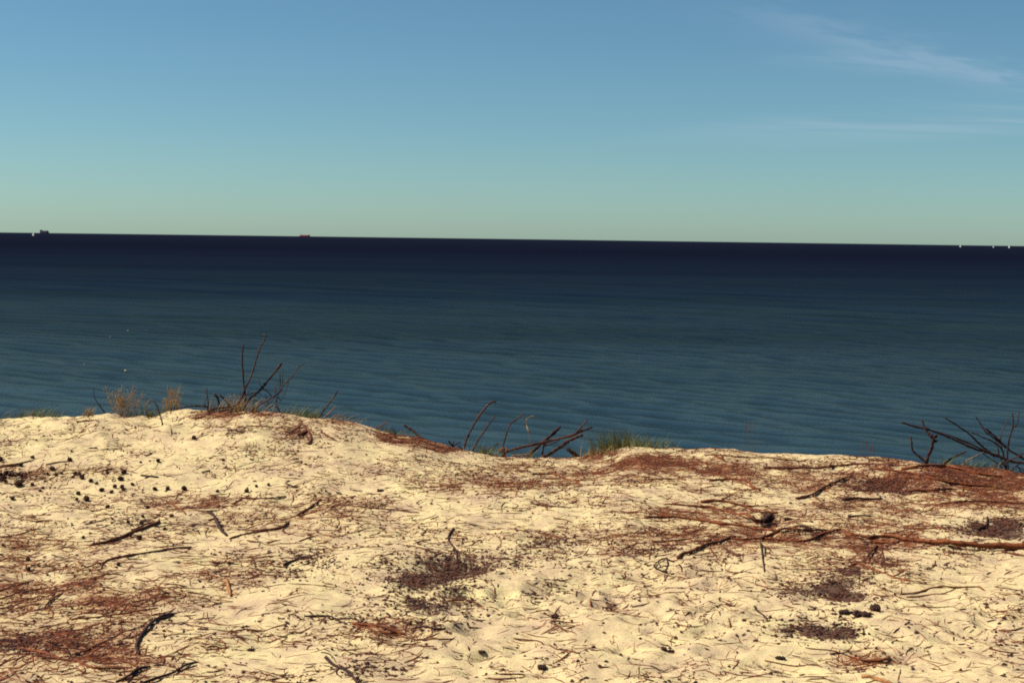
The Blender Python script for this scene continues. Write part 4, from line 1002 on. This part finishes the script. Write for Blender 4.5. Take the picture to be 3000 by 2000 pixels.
upright('thin arched dead branch low in the right tangle', [(2948, 1372), (2942, 1340), (2934, 1316), (2923, 1303), (2895, 1286), (2845, 1266)], 5.5, 10.6, D, 3.5, 0.0, (), group=GR)
upright('tall upright dead branch at the right edge, forked like a tuning fork', [(2957, 1390), (2955, 1379), (2952, 1333), (2957, 1290), (2966, 1253), (2968, 1234), (2966, 1208)], 6.5, 10.5, D, 3.5, 0.0, [([(2966, 1255), (2972, 1250), (2979, 1245), (2987, 1200)], 4.5)], group=GR)
upright('thin curved dead twig rising behind the tuning fork branch', [(2935, 1310), (2931, 1290), (2938, 1258), (2957, 1223)], 3.5, 10.75, LW, 2, 0.0, (), group=GR, rooted=False)
upright('dead branch leaning left from the foot of the tuning fork branch', [(2956, 1385), (2951, 1377), (2934, 1344), (2925, 1320), (2924, 1294)], 5, 10.55, D, 3, 0.0, (), group=GR)
upright('thin dead twig slanting down right under the longest branch', [(2935, 1372), (2925, 1359), (2900, 1342), (2879, 1327)], 4, 10.5, D, 3, 0.0, (), group=GR)
upright('thin tan dead twig rising right at the edge of the green tuft', [(2820, 1364), (2830, 1353), (2851, 1340), (2882, 1324)], 4, 10.5, M['grey'], 3, 0.0, (), group=GR)
upright('thin brown dead twig crossing the tangle up to the right edge', [(2905, 1376), (2918, 1366), (2955, 1349), (3000, 1329), (3030, 1316)], 4.5, 10.48, LW, 3.5, 0.0, (), group=GR)
upright('short dead twigs spreading low at the right edge', [(2962, 1384), (2975, 1365), (2990, 1372), (3010, 1380)], 4.5, 10.45, D, 3, 0.0, [([(2965, 1372), (2980, 1362), (2998, 1350)], 3.5), ([(2985, 1370), (2992, 1382), (3010, 1392)], 3.5)], group=GR)

# ------------------------------------------------------------------ grass and weeds


def blades(base, n, hmin, hmax, spread_, lean=(0, 0), bend=0.4, w=0.004, seed=0, yspread=None):
    """vertex/face lists of curved grass blades round base (x, y); each a thin folded strip"""
    rg = np.random.default_rng(seed); V, Fc = [], []
    for i in range(n):
        x = base[0] + rg.normal(0, spread_); y = base[1] + rg.normal(0, yspread or spread_ * .5); z = float(H(x, y)) - .01
        h = rg.uniform(hmin, hmax); a = rg.uniform(0, 6.28); bd = bend * rg.uniform(.3, 1.3)
        dx = math.cos(a) * bd + lean[0]; dy = math.sin(a) * bd + lean[1]
        o_ = len(V); sx, sy = -math.sin(a + .6), math.cos(a + .6)
        for k in range(5):
            t = k / 4; ww = w * (1 - t * .9)
            c = np.array([x + dx * h * t * t, y + dy * h * t * t, z + h * (t - .18 * bd * t * t)])
            V += [tuple(c + np.array([sx, sy, 0]) * ww), tuple(c + np.array([0, 0, ww * .6])), tuple(c - np.array([sx, sy, 0]) * ww)]
        for k in range(4):
            for j in range(2): Fc.append((o_ + k * 3 + j, o_ + k * 3 + j + 1, o_ + k * 3 + j + 4, o_ + k * 3 + j + 3))
    return V, Fc


def px_x(px, dep):
    return rim_pt(px, 1300, dep)[0]


def tuft(label, px0, px1, dep, n, h0, h1, lean=(0, 0), mat='grass', dry=0, bend=.5, w=.0028, name='grass_tuft', cat='grass', group=None, yspread=.06):
    c = ((px_x(px0, dep) + px_x(px1, dep)) / 2, dep); sp_ = abs(px_x(px1, dep) - px_x(px0, dep)) / 4
    sd_ = int(px0 * 3 + n)
    root = empty(name, (c[0], c[1], float(H(*c)))); tag(root, label, cat, group)
    org = np.array(root.location)
    V, Fc = blades(c, n, h0, h1, sp_, lean, bend, w, sd_, yspread)
    tag(mesh_obj('green_blades' if mat == 'grass' else 'dry_blades', np.array(V) - org, Fc, M[mat], root), kind='stuff')
    if dry:
        V, Fc = blades(c, dry, h0 * .5, h1 * .8, sp_, lean, bend * 1.3, w * .8, sd_ + 1, yspread)
        tag(mesh_obj('dry_blades', np.array(V) - org, Fc, M['drygrass'], root), kind='stuff')
    return root


GT = 'grass tufts along the rim'
tuft('dense green grass tuft standing alone on the hump right of the dip', 1722, 1862, 10.78, 300, .09, .21, (-.30, 0), dry=90, bend=.35, group=GT, yspread=.10)
tuft('lower green grass tuft trailing off right of the dense one', 1820, 1965, 10.82, 220, .06, .14, (-.05, 0), dry=20, bend=.5, group=GT, yspread=.07)
tuft('brown withered grass clump at the left foot of the dense green tuft', 1690, 1800, 10.62, 110, .04, .09, (0, -.2), mat='drygrass', bend=.9, group=GT)
tuft('thin green grass fringe at the far left end of the rim', 10, 220, 11.1, 165, 0.06, 0.13, (.1, 0), dry=40, bend=.8, group=GT)
tuft('sparse grass between the two dry weeds', 380, 500, 11.05, 90, 0.06, 0.13, (0, 0), dry=40, bend=.8, group=GT)
tuft('dry straw coloured grass at the foot of the mound bush', 590, 820, 11.0, 195, 0.06, 0.16, (0, 0), mat='drygrass', bend=.7, group=GT)
tuft('green grass fringe right of the mound bush', 830, 960, 10.98, 150, 0.06, 0.14, (.1, 0), dry=50, bend=.7, group=GT)
tuft('wiry dry grass bowing right where the mound begins to fall', 960, 1060, 10.9, 50, 0.05, 0.11, (.5, 0), mat='drygrass', bend=.8, group=GT)
tuft('sparse grass on the falling edge of the mound', 1080, 1240, 10.82, 60, 0.04, 0.09, (0, 0), dry=40, bend=.7, group=GT)
tuft('small leafy green clump under the curled twig in the dip', 1390, 1470, 10.78, 165, 0.06, 0.14, (0, 0), dry=15, bend=.9, w=.004, group=GT)
tuft('faint green grass at the foot of the crossing branches', 1490, 1580, 10.75, 45, 0.06, 0.12, (0, 0), dry=15, bend=.8, group=GT)
tuft('bright green tuft between the forked stump and the short blunt stick', 2730, 2800, 10.6, 105, 0.06, 0.14, (0, 0), dry=40, bend=.9, group=GT)
tuft('green grass fringe under the right tangle of branches', 2790, 2960, 10.5, 225, 0.06, 0.13, (.1, 0), dry=60, bend=.9, group=GT)
tuft('tiny green sprig alone on the bare rim at right', 2298, 2312, 10.75, 12, .02, .04, (0, 0), bend=.8, group=GT)
tuft('thin green grass on the sand slope at the right edge', 2860, 2990, 9.55, 40, .015, .04, (.2, 0), dry=25, bend=1.0, group=GT)


def weed(label, px0, px1, dep, stems, ytop, group, seed):
    """dry weed: thin stems carrying loose rusty seed heads"""
    rg = random.Random(seed); s = dep / F
    xm = px_x((px0 + px1) / 2, dep); root = empty('dry_weed', (xm, dep, float(H(xm, dep)))); tag(root, label, 'weed', group)
    org = np.array(root.location)
    for k in range(stems):
        pb_ = rg.gauss((px0 + px1) / 2, (px1 - px0) * .16); pt = pb_ + rg.uniform(-.28, .28) * (px1 - px0)
        dd = dep + rg.uniform(-.06, .06); yt = rg.uniform(ytop, ytop + 55)
        x0 = px_x(pb_, dd); z0 = float(H(x0, dd)) - .01
        tip = rim_pt(pt, yt, dd); tip[1] = dd
        P3 = np.array([(x0, dd, z0), (x0 * .55 + tip[0] * .45 + rg.uniform(-.01, .01), dd, z0 * .5 + tip[2] * .5), tip])
        V, Fc, P = tube_obj('stem', P3, .0022, .0012, M['drygrass'], sides=4, n=9); st = mesh_obj('stem', V - org, Fc, M['drygrass'] if k % 3 else M['rust'], root)
        VV, FF = [], []
        for q in range(rg.randint(26, 44)):
            t = rg.uniform(.42, 1.0); c = P[int(t * (len(P) - 1))] + np.array([rg.gauss(0, .018), rg.gauss(0, .014), rg.gauss(0, .010)])
            r = rg.uniform(.0018, .0042); o_ = len(VV)
            VV += [tuple(c + np.array(v) * r) for v in ((1, 0, .3), (-1, .2, 0), (0, 1, -.2), (0, -1, .1), (.1, 0, 1.5), (0, .1, -1.5))]
            FF += [tuple(o_ + i for i in f) for f in ((0, 2, 4), (2, 1, 4), (1, 3, 4), (3, 0, 4), (2, 0, 5), (1, 2, 5), (3, 1, 5), (0, 3, 5))]
        tag(mesh_obj('seed_head', np.array(VV) - org, FF, M['rust' if k % 2 else 'drygrass'], st), kind='stuff')
    V, Fc = blades((xm, dep), 50, .03, .10, (px1 - px0) * s * .22, (0, 0), .6, .0022, seed)
    tag(mesh_obj('dry_blades', np.array(V) - org, Fc, M['drygrass'], root), kind='stuff')


GW = 'dry weeds on the left rim'
weed('wide loose dry weed with rusty seed heads, left of the compact one', 290, 440, 11.08, 20, 1118, GW, 1)
weed('compact bushy dry weed with rusty seed heads, left of the low branch', 468, 540, 11.08, 14, 1122, GW, 2)
weed('small dry weed between the twigs of the mound bush', 660, 720, 11.1, 5, 1132, GW, 3)
weed('tiny reddish weed standing alone left of the dry weeds', 244, 274, 10.9, 3, 1188, GW, 4)


def stalks(label, pxs, dep, group):
    x0 = px_x(pxs[0][0], dep); root = empty('reed_stalks', (x0, dep, float(H(x0, dep)))); tag(root, label, 'plant stalks', group); org = np.array(root.location)
    for i, (a, yt, yb, r) in enumerate(pxs):
        dd = dep + .05 * math.sin(i * 2.1); tip = rim_pt(a, yt, dd); x = px_x(a + 3, dd); z = float(H(x, dd)) - .02
        P3 = np.array([(x, dd, z), ((x + tip[0]) / 2, dd, (z + tip[2]) / 2), tip])
        V, Fc, P = tube_obj('stalk', P3, r, r * .6, M['rust'], sides=5, n=10); mesh_obj('stalk', V - org, Fc, M['brown'], root)
        if yb:
            hb = rim_pt(a, yb, dd); V, Fc, _ = tube_obj('seed_head', np.array([hb, (hb + tip) / 2, tip]), r * 2.4, r, M['rust'], sides=6, n=8); mesh_obj('seed_head', V - org, Fc, M['brown'], root)


GS = 'thin stalks on the right rim'
stalks('three faint stalks with narrow reddish heads on the right rim', [(2185, 1230, 1262, .0013), (2195, 1233, 1266, .0016), (2208, 1234, 1266, .0013), (2212, 1290, 0, .0016)], 10.95, GS)
stalks('cluster of short dark stalks on the rim left of the forked stump', [(2526, 1288, 0, .0014), (2538, 1288, 1308, .0018), (2549, 1303, 1318, .0014), (2558, 1300, 1322, .0015), (2516, 1320, 0, .0012)], 10.85, GS)
# drooping pale grass stalk in the dip
o = upright('single pale drooping grass stalk above the dip branches', [(1554, 1335), (1554, 1303), (1552, 1280), (1548, 1259), (1542, 1234), (1547, 1224), (1560, 1218), (1568, 1222)], 2.6, 10.8, M['drygrass'], 1.6, 0.0, [([(1549, 1262), (1545, 1252), (1544, 1245)], 5)], name='grass_stalk', cat='grass', wig=.002)

# ------------------------------------------------------------------ litter: needles, twigs, crumbs (too many to count)


def sample(n, kind, rg, near=3.9):
    """points on the sand in front, accepted by the litter density; kind picks needles or humus"""
    out = []
    got = 0
    while got < n:
        y = rg.uniform(near, 11.0, 60000); x = rg.uniform(-1, 1, 60000) * (0.50 * y + .9)
        keep = rg.random(60000) < (0.50 * y + .9) / 6.4
        x, y = x[keep], y[keep]
        yc = np.interp(x, cx, cy); m = y < yc + 0.05; x, y = x[m], y[m]
        z = H(x, y); h_, n_ = litter(x, y, z)
        dens = (0.07 + n_) if kind == 'needle' else (0.03 + h_ * 1.0 + n_ * .14)
        m = rg.random(len(x)) < dens / 1.9
        out.append(np.stack([x[m], y[m]], -1)); got += m.sum()
    return np.vstack(out)[:n]


def strands(name, n, lmin, lmax, rmin, rmax, mat, seed, kind='needle', segs=3, lift=.0012, curl=.22):
    rg = np.random.default_rng(seed); C = sample(n, kind, rg)
    a = rg.uniform(0, 2 * math.pi, n); L = rng_len(rg, n, lmin, lmax); kcur = rg.normal(0, curl, n); r = rg.uniform(rmin, rmax, n)
    ts = np.linspace(-.5, .5, segs + 1)
    pts = np.zeros((n, segs + 1, 3)); x = C[:, 0].copy(); y = C[:, 1].copy()
    for j, t in enumerate(ts):
        ang = a + kcur * t
        pts[:, j, 0] = C[:, 0] + np.cos(ang) * L * t; pts[:, j, 1] = C[:, 1] + np.sin(ang) * L * t - kcur * L * .15 * (t * t)
        tip = rg.random(n) * lift * 2
        pts[:, j, 2] = H(pts[:, j, 0], pts[:, j, 1]) + r * .7 + (tip if j in (0, segs) else tip * .4)
    T = pts[:, -1] - pts[:, 0]; T /= np.linalg.norm(T, axis=1)[:, None]
    S = np.cross(T, [0, 0, 1.0]); S /= np.linalg.norm(S, axis=1)[:, None]; U = np.cross(S, T)
    V = np.zeros((n, segs + 1, 3, 3))
    for k in range(3):
        th_ = 2 * math.pi * k / 3 + .5
        w = (r[:, None] * np.array([1 if 0 < j < segs else .5 for j in range(segs + 1)])[None])[:, :, None]
        V[:, :, k] = pts + w * (S[:, None] * math.cos(th_) + U[:, None] * math.sin(th_))
    idx = np.arange(n * (segs + 1) * 3).reshape(n, segs + 1, 3); Qs = []
    for j in range(segs):
        for k in range(3):
            Qs.append(np.stack([idx[:, j, k], idx[:, j, (k + 1) % 3], idx[:, j + 1, (k + 1) % 3], idx[:, j + 1, k]], -1))
    o = big_mesh(name, V.reshape(-1, 3), np.concatenate(Qs), mat)
    return o


def rng_len(rg, n, a, b_):
    return a + (b_ - a) * rg.random(n) ** 2


o = strands('pine_needle_litter', 46000, .025, .12, .0007, .0016, M['needle'], 5)
tag(o, 'rust brown pine needles scattered all over the sand', 'pine needles', kind='stuff')
o = strands('twig_litter', 5400, .05, .24, .0013, .0030, M['twig'], 6, curl=.35)
tag(o, 'fine brown twigs mixed into the needles on the sand', 'twigs', kind='stuff')
o = strands('bark_litter', 9000, .012, .05, .0015, .0040, M['chip'], 8, kind='humus', segs=2)
tag(o, 'dark bark bits strewn in the hollows of the sand', 'bark bits', kind='stuff')

rg = np.random.default_rng(9); n = 26000
C = sample(n, 'humus', rg); s_ = .0022 + .008 * rg.random(n) ** 3
oct_ = np.array([(1, 0, 0), (-1, 0, 0), (0, 1, 0), (0, -1, 0), (0, 0, 1), (0, 0, -1)], float)
V = oct_[None] * np.stack([s_ * rg.uniform(.8, 1.8, n), s_ * rg.uniform(.7, 1.2, n), s_ * rg.uniform(.4, .8, n)], -1)[:, None]
a = rg.uniform(0, 6.28, n); ca, sa = np.cos(a)[:, None], np.sin(a)[:, None]
V = np.stack([V[:, :, 0] * ca - V[:, :, 1] * sa, V[:, :, 0] * sa + V[:, :, 1] * ca, V[:, :, 2]], -1) + rg.normal(0, .0008, (n, 6, 3))
V += np.stack([C[:, 0], C[:, 1], H(C[:, 0], C[:, 1]) + s_ * .4], -1)[:, None]
ft = np.array([(0, 2, 4), (2, 1, 4), (1, 3, 4), (3, 0, 4), (2, 0, 5), (1, 2, 5), (3, 1, 5), (0, 3, 5)])
Q = (np.arange(n)[:, None, None] * 6 + ft[None]).reshape(-1, 3)
o = big_mesh('humus_crumbs', V.reshape(-1, 3), Q, M['chip'], False)
tag(o, 'dark crumbs of bark and humus lying in the sand', 'crumbs', kind='stuff')
